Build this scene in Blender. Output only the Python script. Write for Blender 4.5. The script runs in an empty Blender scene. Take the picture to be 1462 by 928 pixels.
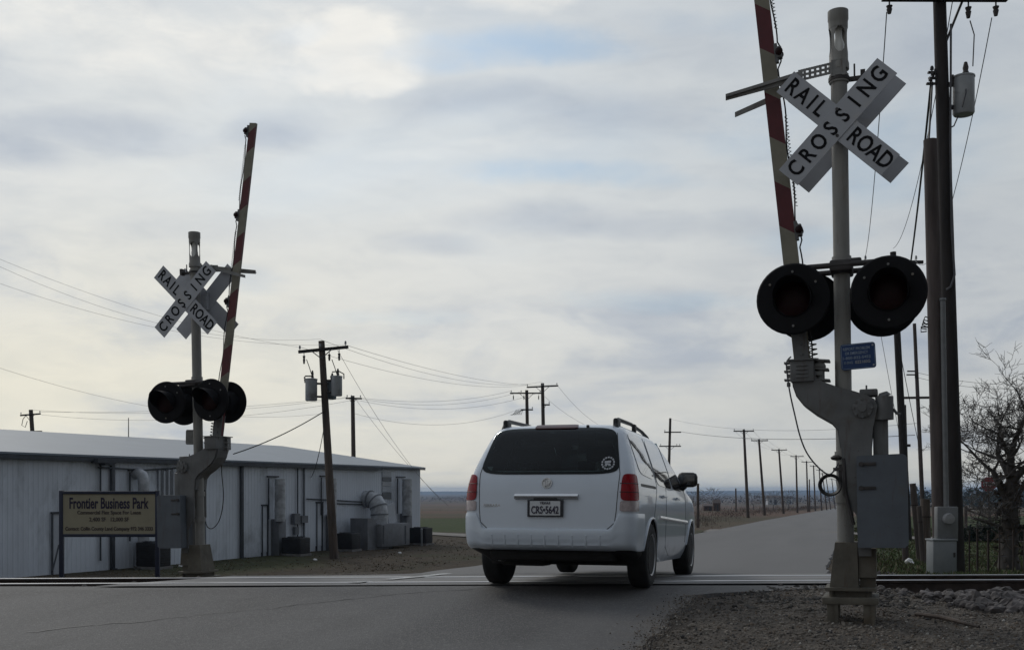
import bpy, bmesh, math, random
import numpy as np
from mathutils import Vector, Matrix, noise as mnoise

# ------------------------------------------------------------------ camera, sky, sun, exposure
S = bpy.context.scene
C = S.collection
R = math.radians
FPX, CX, HY, EYE = 1530.0, 731.0, 700.0, 1.2          # focal length in photo pixels, principal column, horizon row, eye height

cam_d = bpy.data.cameras.new("camera")
cam = bpy.data.objects.new("camera", cam_d); C.objects.link(cam)
cam.location = (0, 0, EYE); cam.rotation_euler = (R(90), 0, 0)
cam_d.sensor_width = 36; cam_d.lens = 36*FPX/1462.0
cam_d.shift_y = (HY-464)/1462.0
cam_d.clip_start = 0.05; cam_d.clip_end = 30000
S.camera = cam
S.view_settings.view_transform = 'Standard'; S.view_settings.look = 'None'
S.view_settings.exposure = 0; S.view_settings.gamma = 1; S.view_settings.use_curve_mapping = False
S.cycles.volume_bounces = 0
S.cycles.max_bounces = 6; S.cycles.diffuse_bounces = 3; S.cycles.glossy_bounces = 3

SUN_EL, SUN_AZ = R(38), R(-32)      # azimuth from +Y (view direction), negative = to the left
W = bpy.data.worlds.new("World"); S.world = W; W.use_nodes = True
nt = W.node_tree; N = nt.nodes; LK = nt.links
for n in list(N): N.remove(n)
def nd(tree, typ, **kw):
    n = tree.nodes.new(typ)
    for k, v in kw.items(): setattr(n, k, v)
    return n
def mth(tree, op, a, b=None, c=None, clamp=False):
    n = tree.nodes.new('ShaderNodeMath'); n.operation = op; n.use_clamp = clamp
    for i, v in enumerate((a, b, c)):
        if v is None: continue
        if isinstance(v, (int, float)): n.inputs[i].default_value = v
        else: tree.links.new(v, n.inputs[i])
    return n.outputs[0]
def mixc(tree, f, a, b, blend='MIX'):
    n = tree.nodes.new('ShaderNodeMix'); n.data_type = 'RGBA'; n.blend_type = blend
    for sock, v in ((n.inputs[0], f), (n.inputs[6], a), (n.inputs[7], b)):
        if isinstance(v, (int, float)): sock.default_value = v
        elif isinstance(v, (tuple, list)): sock.default_value = (*v[:3], 1)
        else: tree.links.new(v, sock)
    return n.outputs[2]
def ramp(tree, f, stops, interp='EASE'):
    n = tree.nodes.new('ShaderNodeValToRGB'); cr = n.color_ramp; cr.interpolation = interp
    while len(cr.elements) < len(stops): cr.elements.new(0.5)
    for e, (p, c) in zip(cr.elements, stops):
        e.position = p; e.color = (c, c, c, 1) if isinstance(c, (int, float)) else (*c, 1)
    tree.links.new(f, n.inputs[0]); return n.outputs[0]
def noise(tree, vec, scale, detail=4, rough=.55, dist=0.0):
    n = tree.nodes.new('ShaderNodeTexNoise'); n.inputs['Scale'].default_value = scale
    n.inputs['Detail'].default_value = detail; n.inputs['Roughness'].default_value = rough
    n.inputs['Distortion'].default_value = dist
    if vec is not None: tree.links.new(vec, n.inputs['Vector'])
    return n

sky = nd(nt, 'ShaderNodeTexSky', sky_type='NISHITA', sun_disc=False, sun_elevation=SUN_EL, sun_rotation=SUN_AZ)
sky.air_density = 1.2; sky.dust_density = 1.5
SKY_STRENGTH = 0.1
tc = nd(nt, 'ShaderNodeTexCoord')
sx = nd(nt, 'ShaderNodeSeparateXYZ'); LK.new(tc.outputs['Generated'], sx.inputs[0])
dx, dy, dz = sx.outputs
zc = mth(nt, 'MAXIMUM', dz, 0.0)
den = mth(nt, 'ADD', zc, 0.16)
cv = nd(nt, 'ShaderNodeCombineXYZ')
LK.new(mth(nt, 'DIVIDE', dx, den), cv.inputs[0]); LK.new(mth(nt, 'DIVIDE', dy, den), cv.inputs[1])
mp = nd(nt, 'ShaderNodeMapping'); mp.inputs['Scale'].default_value = (0.75, 1.0, 1); mp.inputs['Location'].default_value = (3.1, 1.7, 0)
mp.inputs['Rotation'].default_value = (0, 0, R(12))
LK.new(cv.outputs[0], mp.inputs[0])
cn = noise(nt, mp.outputs[0], 0.95, 7, .52, .25).outputs['Fac']       # broad cloud sheets
cn2 = noise(nt, mp.outputs[0], 2.6, 6, .55, .3).outputs['Fac']
# cloud masses and gaps placed by direction (tan azimuth, tan elevation); noise eats their edges so that none is clean
sv = nd(nt, 'ShaderNodeMapping'); sv.inputs['Scale'].default_value = (4.2, 4.2, 9.0); LK.new(tc.outputs['Generated'], sv.inputs[0])
edge = noise(nt, sv.outputs[0], 1.5, 9, .58, .35).outputs['Fac']
puff = noise(nt, sv.outputs[0], 4.5, 8, .6, .3).outputs['Fac']
warp = noise(nt, sv.outputs[0], .9, 4, .5, 0)
ws = nd(nt, 'ShaderNodeSeparateColor'); LK.new(warp.outputs['Color'], ws.inputs[0])
front = mth(nt, 'MAXIMUM', dy, 0.05)
ta = mth(nt, 'ADD', mth(nt, 'DIVIDE', dx, front), mth(nt, 'MULTIPLY', mth(nt, 'SUBTRACT', ws.outputs[0], .5), .14))
te = mth(nt, 'ADD', mth(nt, 'DIVIDE', dz, front), mth(nt, 'MULTIPLY', mth(nt, 'SUBTRACT', ws.outputs[1], .5), .07))
isfront = mth(nt, 'GREATER_THAN', dy, 0.05)
er = mth(nt, 'MULTIPLY', mth(nt, 'SUBTRACT', mth(nt, 'ADD', mth(nt, 'MULTIPLY', edge, .72), mth(nt, 'MULTIPLY', puff, .28)), .5), 3.6)
def blob(px, py, rx, ry, pw=1.0, soft=1.0, e=1.0):
    a0, e0 = (px-CX)/FPX, (HY-py)/FPX
    u = mth(nt, 'DIVIDE', mth(nt, 'SUBTRACT', ta, a0), rx/FPX)
    v = mth(nt, 'DIVIDE', mth(nt, 'SUBTRACT', te, e0), ry/FPX)
    q = mth(nt, 'ADD', mth(nt, 'MULTIPLY', u, u), mth(nt, 'MULTIPLY', v, v))
    g = mth(nt, 'ADD', mth(nt, 'SUBTRACT', 1.0, q), mth(nt, 'MULTIPLY', er, e))
    g = mth(nt, 'MULTIPLY', g, .62/soft, clamp=True)
    g = mth(nt, 'MULTIPLY', mth(nt, 'MULTIPLY', g, g), mth(nt, 'SUBTRACT', 3.0, mth(nt, 'MULTIPLY', g, 2.0)))
    return mth(nt, 'MULTIPLY', mth(nt, 'MULTIPLY', g, isfront), pw)
def total(lst):
    o = lst[0]
    for b in lst[1:]: o = mth(nt, 'MAXIMUM', o, b)
    return o
K = 1.0/SKY_STRENGTH                                   # cloud radiances below are written as seen after the strength
def lin(r, g, b, k=1.0):
    f = lambda c: ((c/255+.055)/1.055)**2.4 if c > 10 else c/255/12.92
    return tuple(f(c)*k for c in (r, g, b))
hor = ramp(nt, zc, [(0.0, lin(221, 218, 208)), (.06, lin(218, 218, 214)), (.16, lin(219, 221, 221)), (.30, lin(217, 221, 223)), (.6, lin(196, 204, 214)), (1.0, lin(194, 202, 212))])
creamy = mth(nt, 'MULTIPLY', mth(nt, 'EXPONENT', mth(nt, 'MULTIPLY', mth(nt, 'ADD', mth(nt, 'POWER', mth(nt, 'DIVIDE', mth(nt, 'ADD', ta, .46), .42), 2.0), mth(nt, 'POWER', mth(nt, 'DIVIDE', mth(nt, 'SUBTRACT', te, .09), .13), 2.0)), -1.0)), isfront)
hor = mixc(nt, mth(nt, 'MULTIPLY', creamy, .8, clamp=True), hor, lin(234, 230, 214))
general = mth(nt, 'MULTIPLY', ramp(nt, cn, [(.44, 0.0), (.66, 1.0)]), ramp(nt, edge, [(.40, .05), (.58, .75)]))
grey = total([general, blob(400, 168, 115, 42, 1.0, .9, .5), blob(170, 185, 250, 52, .95, 1.0, .5), blob(40, 215, 170, 44, .85, 1.0, .5), blob(860, 165, 220, 50, .85, 1.1, .5), blob(690, 145, 150, 36, .7, 1.0, .5), blob(650, 140, 130, 42, .55, 1.0, .5), blob(830, 312, 290, 32, .75, 1.1, .5), blob(600, 345, 110, 22, .6, 1.0, .5), blob(370, 400, 90, 30, .6, 1.0, .5),
              blob(300, 330, 230, 34, .55, 1.3, .5), blob(1330, 60, 230, 85, .8, 1.4, .5), blob(960, 60, 150, 60, .4, 1.0, .5), blob(1380, 330, 200, 60, .3, 1.0, .5), blob(560, 480, 300, 26, .35, 1.0, .5), blob(1090, 300, 120, 30, .5, 1.0, .5)])
c1 = mixc(nt, mth(nt, 'MULTIPLY', grey, 1.0), hor, lin(173, 183, 198))
wht = total([blob(290, 58, 350, 78, 1.0), blob(500, 66, 130, 62, 1.0, .6), blob(560, 92, 70, 34, 1.0, .6), blob(60, 20, 220, 60, .9), blob(735, 2, 130, 24, .95, 1.0, 1.5), blob(120, 255, 260, 26, .35, 1.3), blob(480, 250, 180, 30, .4, 1.3), blob(700, 215, 260, 16, .4)])
wht = mth(nt, 'MULTIPLY', wht, ramp(nt, puff, [(.3, .72), (.6, 1.0)]))
c2 = mixc(nt, wht, c1, lin(240, 239, 235))
gap = mth(nt, 'ADD', total([blob(745, 66, 195, 42, 1.0, .8, .75), blob(430, 40, 60, 16, .3), blob(370, 402, 100, 30, .5, 1.3), blob(860, 250, 260, 24, .75, 1.0), blob(1300, 210, 240, 90, .8, 1.2, .7), blob(1120, 160, 160, 50, .45), blob(1000, 30, 160, 30, .3),
                            blob(560, 452, 200, 16, .3), blob(1010, 420, 220, 22, .35), blob(1150, 330, 120, 30, .4), blob(1060, 200, 120, 40, .4)]),
          mth(nt, 'MULTIPLY', ramp(nt, cn, [(.22, 1.0), (.42, 0.0)]), .35), clamp=True)
wsv = nd(nt, 'ShaderNodeMapping'); wsv.inputs['Scale'].default_value = (5, 5, 17); wsv.inputs['Rotation'].default_value = (0, R(4), 0); LK.new(tc.outputs['Generated'], wsv.inputs[0])
wisp = ramp(nt, noise(nt, wsv.outputs[0], 2.8, 11, .62, .5).outputs['Fac'], [(.30, (.93, .94, .955)), (.5, (1, 1, 1)), (.72, (1.05, 1.045, 1.035))], 'LINEAR')
c2 = mixc(nt, 1.0, c2, wisp, 'MULTIPLY')
c2k = mixc(nt, 1.0, c2, (K, K, K), 'MULTIPLY')
blue = mixc(nt, .45, mixc(nt, 1.0, sky.outputs[0], (1, 1, 1), 'MULTIPLY'), lin(172, 201, 222, K))
fin = mixc(nt, gap, c2k, blue)
# an overcast sky is brightest round the hidden sun ahead and dimmer overhead and behind
glow = mth(nt, 'ADD', mth(nt, 'MULTIPLY', mth(nt, 'ADD', mth(nt, 'MULTIPLY', dy, .85), mth(nt, 'MULTIPLY', dx, -.25)), .5), .5)
dim = ramp(nt, glow, [(0.0, .30), (.30, .40), (.50, .88), (.72, 1.0), (1.0, 1.0)])
fin = mixc(nt, 1.0, fin, dim, 'MULTIPLY')
side = ramp(nt, mth(nt, 'ADD', mth(nt, 'MULTIPLY', dx, .5), .5), [(0.0, (.9, .9, .9)), (.30, (1.03, 1.025, 1.01)), (.48, (.99, .99, .985)), (.64, (.80, .82, .84)), (1.0, (.62, .65, .69))], 'LINEAR')
fin = mixc(nt, 1.0, fin, side, 'MULTIPLY')
bg = nd(nt, 'ShaderNodeBackground'); bg.inputs['Strength'].default_value = SKY_STRENGTH
LK.new(fin, bg.inputs['Color'])
wo = nd(nt, 'ShaderNodeOutputWorld'); LK.new(bg.outputs[0], wo.inputs['Surface'])

sun_d = bpy.data.lights.new("sun", 'SUN'); sun_d.energy = 0.7; sun_d.angle = R(14); sun_d.color = (1, .95, .86)
sun = bpy.data.objects.new("sun", sun_d); C.objects.link(sun)
sun.rotation_euler = (R(90)-SUN_EL, 0, math.pi-SUN_AZ)
sun.location = (-30, 50, 60)

# ------------------------------------------------------------------ helpers
rng = random.Random(7)
TH = math.atan((1208-CX)/FPX); SN, CS = math.sin(TH), math.cos(TH)      # the road's heading
def P(px, py, Y): return Vector(((px-CX)/FPX*Y, Y, EYE-(py-HY)/FPX*Y))
def sm(t): t = min(1, max(0, t)); return t*t*(3-2*t)
PR = ([-60, 0, 8, 10, 11.4, 12.2, 13.7, 15, 16.5, 30, 60, 85, 214, 500, 900, 2000, 5000, 9000], [-.15, 0, .02, .10, .16, .137, .075, .035, 0, -.42, -.88, -1.2, -3.1, -7.2, -11, -17, -19, -19])
PA = ([-60, 0, 8, 10.5, 11.5, 14.6, 15.4, 16.5, 20, 26, 33, 62, 125, 214, 500, 900, 2000, 5000, 9000], [-.2, -.05, -.05, -.06, -.1, -.1, -.3, -.55, -.95, -1.4, -1.67, -1.67, -1.85, -3.1, -7.2, -11, -17, -19, -19])
PB = ([-60, 0, 8, 9.5, 10.5, 11.5, 14.6, 16, 20, 30, 60, 85, 214, 500, 900, 2000, 5000, 9000], [-.15, -.02, .03, .065, .02, -.1, -.1, -.12, -.38, -.72, -1.0, -1.25, -3.1, -7.2, -11, -17, -19, -19])
def LS(X, Y): return X*SN+Y*CS, X*CS-Y*SN            # along the road, across it
def XY(s, L): return s*SN+L*CS, s*CS-L*SN
def roadz(X, Y): return float(np.interp(Y-.048*X, *PR))
def gz(X, Y):
    c = Y-.048*X; s, L = LS(X, Y)
    wl = sm((-L-(7.5-1.3*sm((c-14.6)/1.5)))/2.6); wr = sm((L+.3)/1.6) if c > 14 else sm((L-.1+.35*sm((c-11.4)/.5))/(1.7-.8*sm((c-11.4)/.5)))
    z = np.interp(c, *PR)*(1-wl-wr)+np.interp(c, *PA)*wl+np.interp(c, *PB)*wr
    if c > 16 or c < 10.5:
        z += (.05 if c > 16 else .02)*mnoise.noise(Vector((X*.25, Y*.25, 0)))*min(1, max(wl, wr)+.1)
    return float(z)
def hit(px, py):
    """ground point on the ray through a photo pixel"""
    Y = 4.0
    while Y < 4000:
        X = (px-CX)/FPX*Y
        if EYE-(py-HY)/FPX*Y <= gz(X, Y): return Vector((X, Y, gz(X, Y)))
        Y *= 1.004
    return Vector(((px-CX)/FPX*Y, Y, gz((px-CX)/FPX*Y, Y)))
def GP(px, Y):
    X = (px-CX)/FPX*Y
    return Vector((X, Y, gz(X, Y)))

class MB:
    """collects shapes into ONE mesh"""
    def __init__(s): s.v = []; s.f = []; s.m = []
    def add(s, vs, fs, mi=0, M=None):
        o = len(s.v)
        s.v += [tuple(M @ Vector(p)) if M else tuple(p) for p in vs]
        s.f += [tuple(o+i for i in f) for f in fs]; s.m += [mi]*len(fs); return s
    def box(s, c, d, rot=None, mi=0, M=None, bev=0.0):
        c = Vector(c); h = Vector(d)/2
        if bev > 0:
            bm = bmesh.new(); bmesh.ops.create_cube(bm, size=1)
            for v in bm.verts: v.co = Vector((v.co.x*d[0], v.co.y*d[1], v.co.z*d[2]))
            bmesh.ops.bevel(bm, geom=list(bm.edges), offset=bev, segments=2, affect='EDGES', profile=.5)
            bm.verts.index_update(); vs = [v.co.copy() for v in bm.verts]; fs = [[v.index for v in f.verts] for f in bm.faces]; bm.free()
        else:
            vs = [Vector((x*h.x, y*h.y, z*h.z)) for z in (-1, 1) for y in (-1, 1) for x in (-1, 1)]
            fs = [(0, 2, 3, 1), (4, 5, 7, 6), (0, 1, 5, 4), (2, 6, 7, 3), (0, 4, 6, 2), (1, 3, 7, 5)]
        if rot: vs = [rot @ v for v in vs]
        return s.add([v+c for v in vs], fs, mi, M)
    def cyl(s, p0, p1, r0, r1=None, n=16, caps=True, mi=0, M=None):
        r1 = r0 if r1 is None else r1
        p0, p1 = Vector(p0), Vector(p1); d = (p1-p0).normalized()
        a = d.orthogonal().normalized(); b = d.cross(a)
        vs = []
        for p, r in ((p0, r0), (p1, r1)):
            vs += [p+(a*math.cos(2*math.pi*i/n)+b*math.sin(2*math.pi*i/n))*r for i in range(n)]
        fs = [(i, (i+1) % n, n+(i+1) % n, n+i) for i in range(n)]
        if caps: fs += [tuple(range(n))[::-1], tuple(range(n, 2*n))]
        return s.add(vs, fs, mi, M)
    def tube(s, pts, r, n=8, mi=0, M=None, caps=True):
        pts = [Vector(p) for p in pts]; rr = r if isinstance(r, (list, tuple)) else [r]*len(pts)
        vs, fs = [], []; a = None
        for i, p in enumerate(pts):
            d = (pts[min(i+1, len(pts)-1)]-pts[max(i-1, 0)]).normalized()
            a = d.orthogonal().normalized() if a is None else (a-d*a.dot(d)).normalized()
            b = d.cross(a)
            vs += [p+(a*math.cos(2*math.pi*k/n)+b*math.sin(2*math.pi*k/n))*rr[i] for k in range(n)]
        for i in range(len(pts)-1):
            fs += [(i*n+k, i*n+(k+1) % n, (i+1)*n+(k+1) % n, (i+1)*n+k) for k in range(n)]
        if caps: fs += [tuple(range(n))[::-1], tuple(range((len(pts)-1)*n, len(pts)*n))]
        return s.add(vs, fs, mi, M)
    def lathe(s, prof, n=24, M=None, mi=0, c=(0, 0, 0)):
        """profile of (radius, z) about z"""
        c = Vector(c); vs, fs = [], []
        for r, z in prof: vs += [c+Vector((r*math.cos(2*math.pi*k/n), r*math.sin(2*math.pi*k/n), z)) for k in range(n)]
        for i in range(len(prof)-1):
            fs += [(i*n+k, i*n+(k+1) % n, (i+1)*n+(k+1) % n, (i+1)*n+k) for k in range(n)]
        fs += [tuple(range(n))[::-1], tuple(range((len(prof)-1)*n, len(prof)*n))]
        return s.add(vs, fs, mi, M)
    def prism(s, poly, y0, y1, mi=0, M=None):
        """poly of (x, z), extruded along y"""
        n = len(poly)
        vs = [Vector((x, y0, z)) for x, z in poly]+[Vector((x, y1, z)) for x, z in poly]
        fs = [tuple(range(n)), tuple(range(n, 2*n))[::-1]]+[(i, n+i, n+(i+1) % n, (i+1) % n) for i in range(n)]
        return s.add(vs, fs, mi, M)
    def grid(s, pts, mi=0, M=None, flip=False):
        """pts[i][j]"""
        h, w = len(pts), len(pts[0])
        vs = [p for row in pts for p in row]
        fs = [(i*w+j, i*w+j+1, (i+1)*w+j+1, (i+1)*w+j) for i in range(h-1) for j in range(w-1)]
        if flip: fs = [f[::-1] for f in fs]
        return s.add(vs, fs, mi, M)
    def text(s, body, size, M, bold=0.0, sx=1.0, depth=.0015, align='CENTER', mi=0, spacing=1.0):
        cu = bpy.data.curves.new("t", 'FONT'); cu.body = body; cu.size = size; cu.align_x = align; cu.align_y = 'CENTER'
        cu.offset = bold; cu.extrude = depth; cu.resolution_u = 3; cu.space_character = spacing
        o = bpy.data.objects.new("t", cu); C.objects.link(o)
        dg = bpy.context.evaluated_depsgraph_get(); dg.update()
        me = bpy.data.meshes.new_from_object(o.evaluated_get(dg))
        s.add([(v.co.x*sx, v.co.y, v.co.z) for v in me.vertices], [tuple(p.vertices) for p in me.polygons], mi, M)
        bpy.data.objects.remove(o); bpy.data.meshes.remove(me); bpy.data.curves.remove(cu); return s
    def build(s, name, mats, parent=None, smooth=True, angle=35, normals=True):
        me = bpy.data.meshes.new(name); me.from_pydata(s.v, [], s.f)
        mats = mats if isinstance(mats, (list, tuple)) else [mats]
        for m in mats: me.materials.append(m)
        if len(mats) > 1: me.polygons.foreach_set('material_index', s.m)
        if normals:
            bm = bmesh.new(); bm.from_mesh(me); bmesh.ops.recalc_face_normals(bm, faces=bm.faces); bm.to_mesh(me); bm.free()
        if smooth:
            me.polygons.foreach_set('use_smooth', [True]*len(me.polygons))
            me.set_sharp_from_angle(angle=R(angle))
        o = bpy.data.objects.new(name, me); C.objects.link(o)
        if parent: o.parent = parent
        return o
def tag(o, label=None, cat=None, group=None, kind=None):
    if label: o['label'] = label
    if cat: o['category'] = cat
    if group: o['group'] = group
    if kind: o['kind'] = kind
    return o
def thing(name, label, cat, loc=(0, 0, 0), rot=(0, 0, 0), group=None):
    o = bpy.data.objects.new(name, None); C.objects.link(o); o.location = loc; o.rotation_euler = rot; o.empty_display_size = .2
    return tag(o, label, cat, group)
def copy_tree(o, parent=None):
    kids = [k for k in C.objects if k.parent == o]
    c = o.copy(); C.objects.link(c)
    if parent: c.parent = parent
    for k in kids: copy_tree(k, c)
    return c

# ------------------------------------------------------------------ materials
def mat(name, col, rough=.6, metal=0.0, var=.2, scale=6.0, bump=0.0, bscale=60.0, spec=.5, col2=None, c2amt=.5, c2scale=2.0, stretch=(1, 1, 1), coat=0.0, streak=0.0, dirt=0.0):
    m = bpy.data.materials.new(name); m.use_nodes = True; t = m.node_tree
    b = t.nodes['Principled BSDF']
    b.inputs['Roughness'].default_value = rough; b.inputs['Metallic'].default_value = metal
    b.inputs['Specular IOR Level'].default_value = spec; b.inputs['Coat Weight'].default_value = coat
    tcn = t.nodes.new('ShaderNodeTexCoord'); mpn = t.nodes.new('ShaderNodeMapping'); mpn.inputs['Scale'].default_value = stretch
    t.links.new(tcn.outputs['Object'], mpn.inputs[0]); vec = mpn.outputs[0]
    f = noise(t, vec, scale, 6, .6).outputs['Fac']
    c = mixc(t, ramp(t, f, [(.3, 0.0), (.7, 1.0)]), tuple(x*(1-var) for x in col), tuple(min(1, x*(1+var)) for x in col))
    if col2:
        f2 = noise(t, vec, c2scale, 7, .65, .4).outputs['Fac']
        c = mixc(t, ramp(t, f2, [(.62-.3*c2amt, 0.0), (.75-.2*c2amt, 1.0)]), c, col2)
    if streak:                                          # rust and rain marks running down
        sm_ = t.nodes.new('ShaderNodeMapping'); sm_.inputs['Scale'].default_value = (9, 9, .9); t.links.new(tcn.outputs['Object'], sm_.inputs[0])
        c = mixc(t, mth(t, 'MULTIPLY', ramp(t, noise(t, sm_.outputs[0], 2.2, 6, .7).outputs['Fac'], [(.54, 0), (.70, 1)]), streak), c, (.085, .055, .038))
        c = mixc(t, mth(t, 'MULTIPLY', ramp(t, noise(t, tcn.outputs['Object'], 26, 3, .6).outputs['Fac'], [(.66, 0), (.72, 1)]), streak*.8), c, (.06, .035, .022))
    if dirt:                                            # road dust thrown up over the lowest part
        so = t.nodes.new('ShaderNodeSeparateXYZ'); t.links.new(tcn.outputs['Object'], so.inputs[0])
        dz_ = mth(t, 'SUBTRACT', mth(t, 'MULTIPLY', noise(t, tcn.outputs['Object'], 3.5, 6, .7).outputs['Fac'], 1.0), mth(t, 'MULTIPLY', so.outputs[2], 1.15))
        c = mixc(t, mth(t, 'MULTIPLY', ramp(t, dz_, [(0.0, 0), (.18, .35), (.5, 1)]), dirt), c, (.21, .19, .165))
    t.links.new(c, b.inputs['Base Color'])
    if bump:
        bn = t.nodes.new('ShaderNodeBump'); bn.inputs['Strength'].default_value = bump; bn.inputs['Distance'].default_value = .01
        t.links.new(noise(t, vec, bscale, 4, .6).outputs['Fac'], bn.inputs['Height']); t.links.new(bn.outputs[0], b.inputs['Normal'])
    return m
M = {}
M['galv'] = mat('galvanised', (.22, .22, .215), .6, .1, .2, 5, .1, 30, col2=(.22, .19, .15), c2amt=.3, streak=0.5)
M['mast'] = mat('aluminium_pipe', (.26, .255, .24), .6, .1, .15, 4, .05, 30, col2=(.25, .22, .18), c2amt=.3, stretch=(1, 1, .3), streak=0.35)
M['darksteel'] = mat('dark_steel', (.055, .05, .05), .6, .2, .3, 8)
M['mech'] = mat('mechanism_grey', (.145, .148, .15), .6, .1, .15, 4, .1, 40, col2=(.11, .10, .085), c2amt=.25, streak=0.5)
M['cab'] = mat('cabinet_bluegrey', (.105, .122, .145), .6, .0, .12, 3, .05, 40, col2=(.11, .115, .12), c2amt=.25, streak=0.4)
M['ped'] = mat('pedestal_olive', (.115, .105, .085), .75, .0, .25, 5, .2, 30, col2=(.10, .075, .05), c2amt=.4, streak=0.5)
M['signwhite'] = mat('sign_white', (.43, .445, .48), .5, 0, .06, 5, col2=(.46, .46, .47), c2amt=.2)
M['signback'] = mat('sign_back', (.36, .37, .39), .45, .3, .1, 4)
M['ink'] = mat('black_lettering', (.009, .009, .011), .7, spec=.15)
M['disc'] = mat('light_background_black', (.011, .011, .013), .75, 0, .2, 5, spec=.2)
M['lens'] = mat('red_lens', (.016, .003, .0035), .5, 0, .2, 30, spec=.2)
M['armw'] = mat('gate_cream', (.23, .215, .165), .6, 0, .12, 6, col2=(.15, .135, .10), c2amt=.4)
M['armr'] = mat('gate_red', (.105, .014, .020), .5, 0, .15, 6)
M['bell'] = mat('bell_white', (.75, .75, .72), .4, 0, .05)
M['blue'] = mat('sign_blue', (.012, .05, .17), .45, 0, .1)
M['bluetext'] = mat('sign_pale_text', (.30, .38, .50), .5)
M['cable'] = mat('black_cable', (.018, .018, .018), .6)
M['wire'] = mat('grey_wire', (.10, .10, .11), .6, .3)
M['wood'] = mat('weathered_pole', (.10, .078, .066), .85, 0, .35, 6, .5, 40, stretch=(1, 1, .12), col2=(.05, .04, .035), c2amt=.4)
M['wooddark'] = mat('creosote_pole', (.024, .020, .019), .85, 0, .35, 6, .5, 40, stretch=(1, 1, .12))
M['woodred'] = mat('brown_pole', (.075, .060, .056), .85, 0, .35, 6, .5, 40, stretch=(1, 1, .12))
M['porc'] = mat('porcelain', (.30, .30, .31), .25, 0, .1)
M['can'] = mat('transformer_grey', (.36, .38, .40), .45, .1, .1, 4, col2=(.22, .22, .22), c2amt=.2)
M['candark'] = mat('transformer_blue', (.16, .20, .24), .5, .1, .12, 4)
M['paint'] = mat('van_white', (.64, .70, .78), .2, 0, .02, 2, spec=.5, coat=.6, dirt=.55)
M['bumperp'] = mat('van_bumper_white', (.61, .67, .745), .3, 0, .03, 2, coat=.3, dirt=.55)
M['glass'] = mat('van_tinted_glass', (.004, .005, .006), .03, 0, .1, 3, spec=.25)
M['glassside'] = mat('van_side_glass', (.02, .022, .025), .02, 0, .1, 3, spec=1.0, coat=1.0)
def tinted(name, tint, rough=.02):
    m = bpy.data.materials.new(name); m.use_nodes = True; t = m.node_tree; t.nodes.remove(t.nodes['Principled BSDF'])
    tr = t.nodes.new('ShaderNodeBsdfTransparent'); tr.inputs[0].default_value = (*tint, 1)
    gl = t.nodes.new('ShaderNodeBsdfGlossy'); gl.inputs['Roughness'].default_value = rough; gl.inputs['Color'].default_value = (.8, .85, .9, 1)
    fr = t.nodes.new('ShaderNodeFresnel'); fr.inputs[0].default_value = 1.4
    mx_ = t.nodes.new('ShaderNodeMixShader'); t.links.new(fr.outputs[0], mx_.inputs[0]); t.links.new(tr.outputs[0], mx_.inputs[1]); t.links.new(gl.outputs[0], mx_.inputs[2])
    t.links.new(mx_.outputs[0], t.nodes['Material Output'].inputs['Surface']); return m
M['glassrear'] = tinted('van_rear_glass', (.30, .36, .34)); M['glassfront'] = tinted('van_windshield', (.62, .72, .68))
M['seat'] = mat('van_seat_cloth', (.035, .035, .038), .9)
_pt = M['paint'].node_tree; _pb = _pt.nodes['Principled BSDF']; _src = _pb.inputs['Base Color'].links[0].from_socket
_gm = _pt.nodes.new('ShaderNodeNewGeometry'); _pt.links.new(mixc(_pt, _gm.outputs['Backfacing'], _src, (.03, .03, .032)), _pb.inputs['Base Color'])   # dark lining on the shell's inner side
M['trim'] = mat('van_black_trim', (.012, .012, .013), .5)
M['under'] = mat('van_underbody', (.012, .011, .011), .8)
M['chrome'] = mat('van_chrome', (.55, .56, .58), .18, .9, .1)
M['tail'] = mat('van_tail_red', (.26, .006, .012), .2, 0, .2, 20, spec=.3)
M['tailclear'] = mat('van_tail_clear', (.40, .33, .33), .15, 0, .2, 25, coat=.6)
M['rubber'] = mat('tyre_rubber', (.016, .016, .017), .8, 0, .2, 10, .3, 80)
M['rim'] = mat('wheel_alloy', (.34, .35, .37), .35, .7, .1)
M['plate'] = mat('plate_white', (.62, .64, .66), .4, 0, .05)
M['platefr'] = mat('plate_frame', (.02, .022, .03), .4)
M['wall'] = mat('corrugated_wall', (.68, .73, .81), .5, 0, .08, .7, .05, 20, col2=(.35, .38, .42), c2amt=.3, c2scale=.35, stretch=(1, 1, .5), streak=0.09)
M['roof'] = mat('metal_roof', (.195, .23, .275), .5, .0, .05, .6, stretch=(1, 1, 1))
M['gutter'] = mat('dark_gutter', (.055, .062, .075), .6, 0, .2, 3)
M['duct'] = mat('silver_duct', (.42, .44, .47), .5, .15, .22, 5, col2=(.28, .29, .31), c2amt=.35)
M['ductbox'] = mat('grey_box', (.17, .18, .20), .6, .1, .12, 3, streak=0.4)
M['acblack'] = mat('condenser_black', (.022, .022, .026), .65, 0, .2, 5)
M['doorw'] = mat('white_door', (.46, .49, .54), .5, 0, .05)
M['bluepost'] = mat('navy_post', (.012, .018, .045), .5, 0, .15)
M['beige'] = mat('sign_beige', (.34, .31, .225), .6, 0, .06, 3, col2=(.29, .26, .19), c2amt=.2)
M['navyink'] = mat('sign_navy_lettering', (.022, .016, .045), .6)
M['brownink'] = mat('sign_brown_lettering', (.06, .045, .045), .6)
M['bark'] = mat('bark', (.07, .062, .058), .9, 0, .35, 10, .6, 30, stretch=(1, 1, .3))
M['twig'] = mat('twigs', (.11, .10, .096), .9, 0, .25, 10)
M['meter'] = mat('meter_box_grey', (.17, .175, .18), .5, .1, .1)
M['meterlight'] = mat('pale_cabinet', (.21, .225, .24), .5, .0, .06)
M['iron'] = mat('rusty_iron', (.045, .032, .028), .8, .2, .3)
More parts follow.
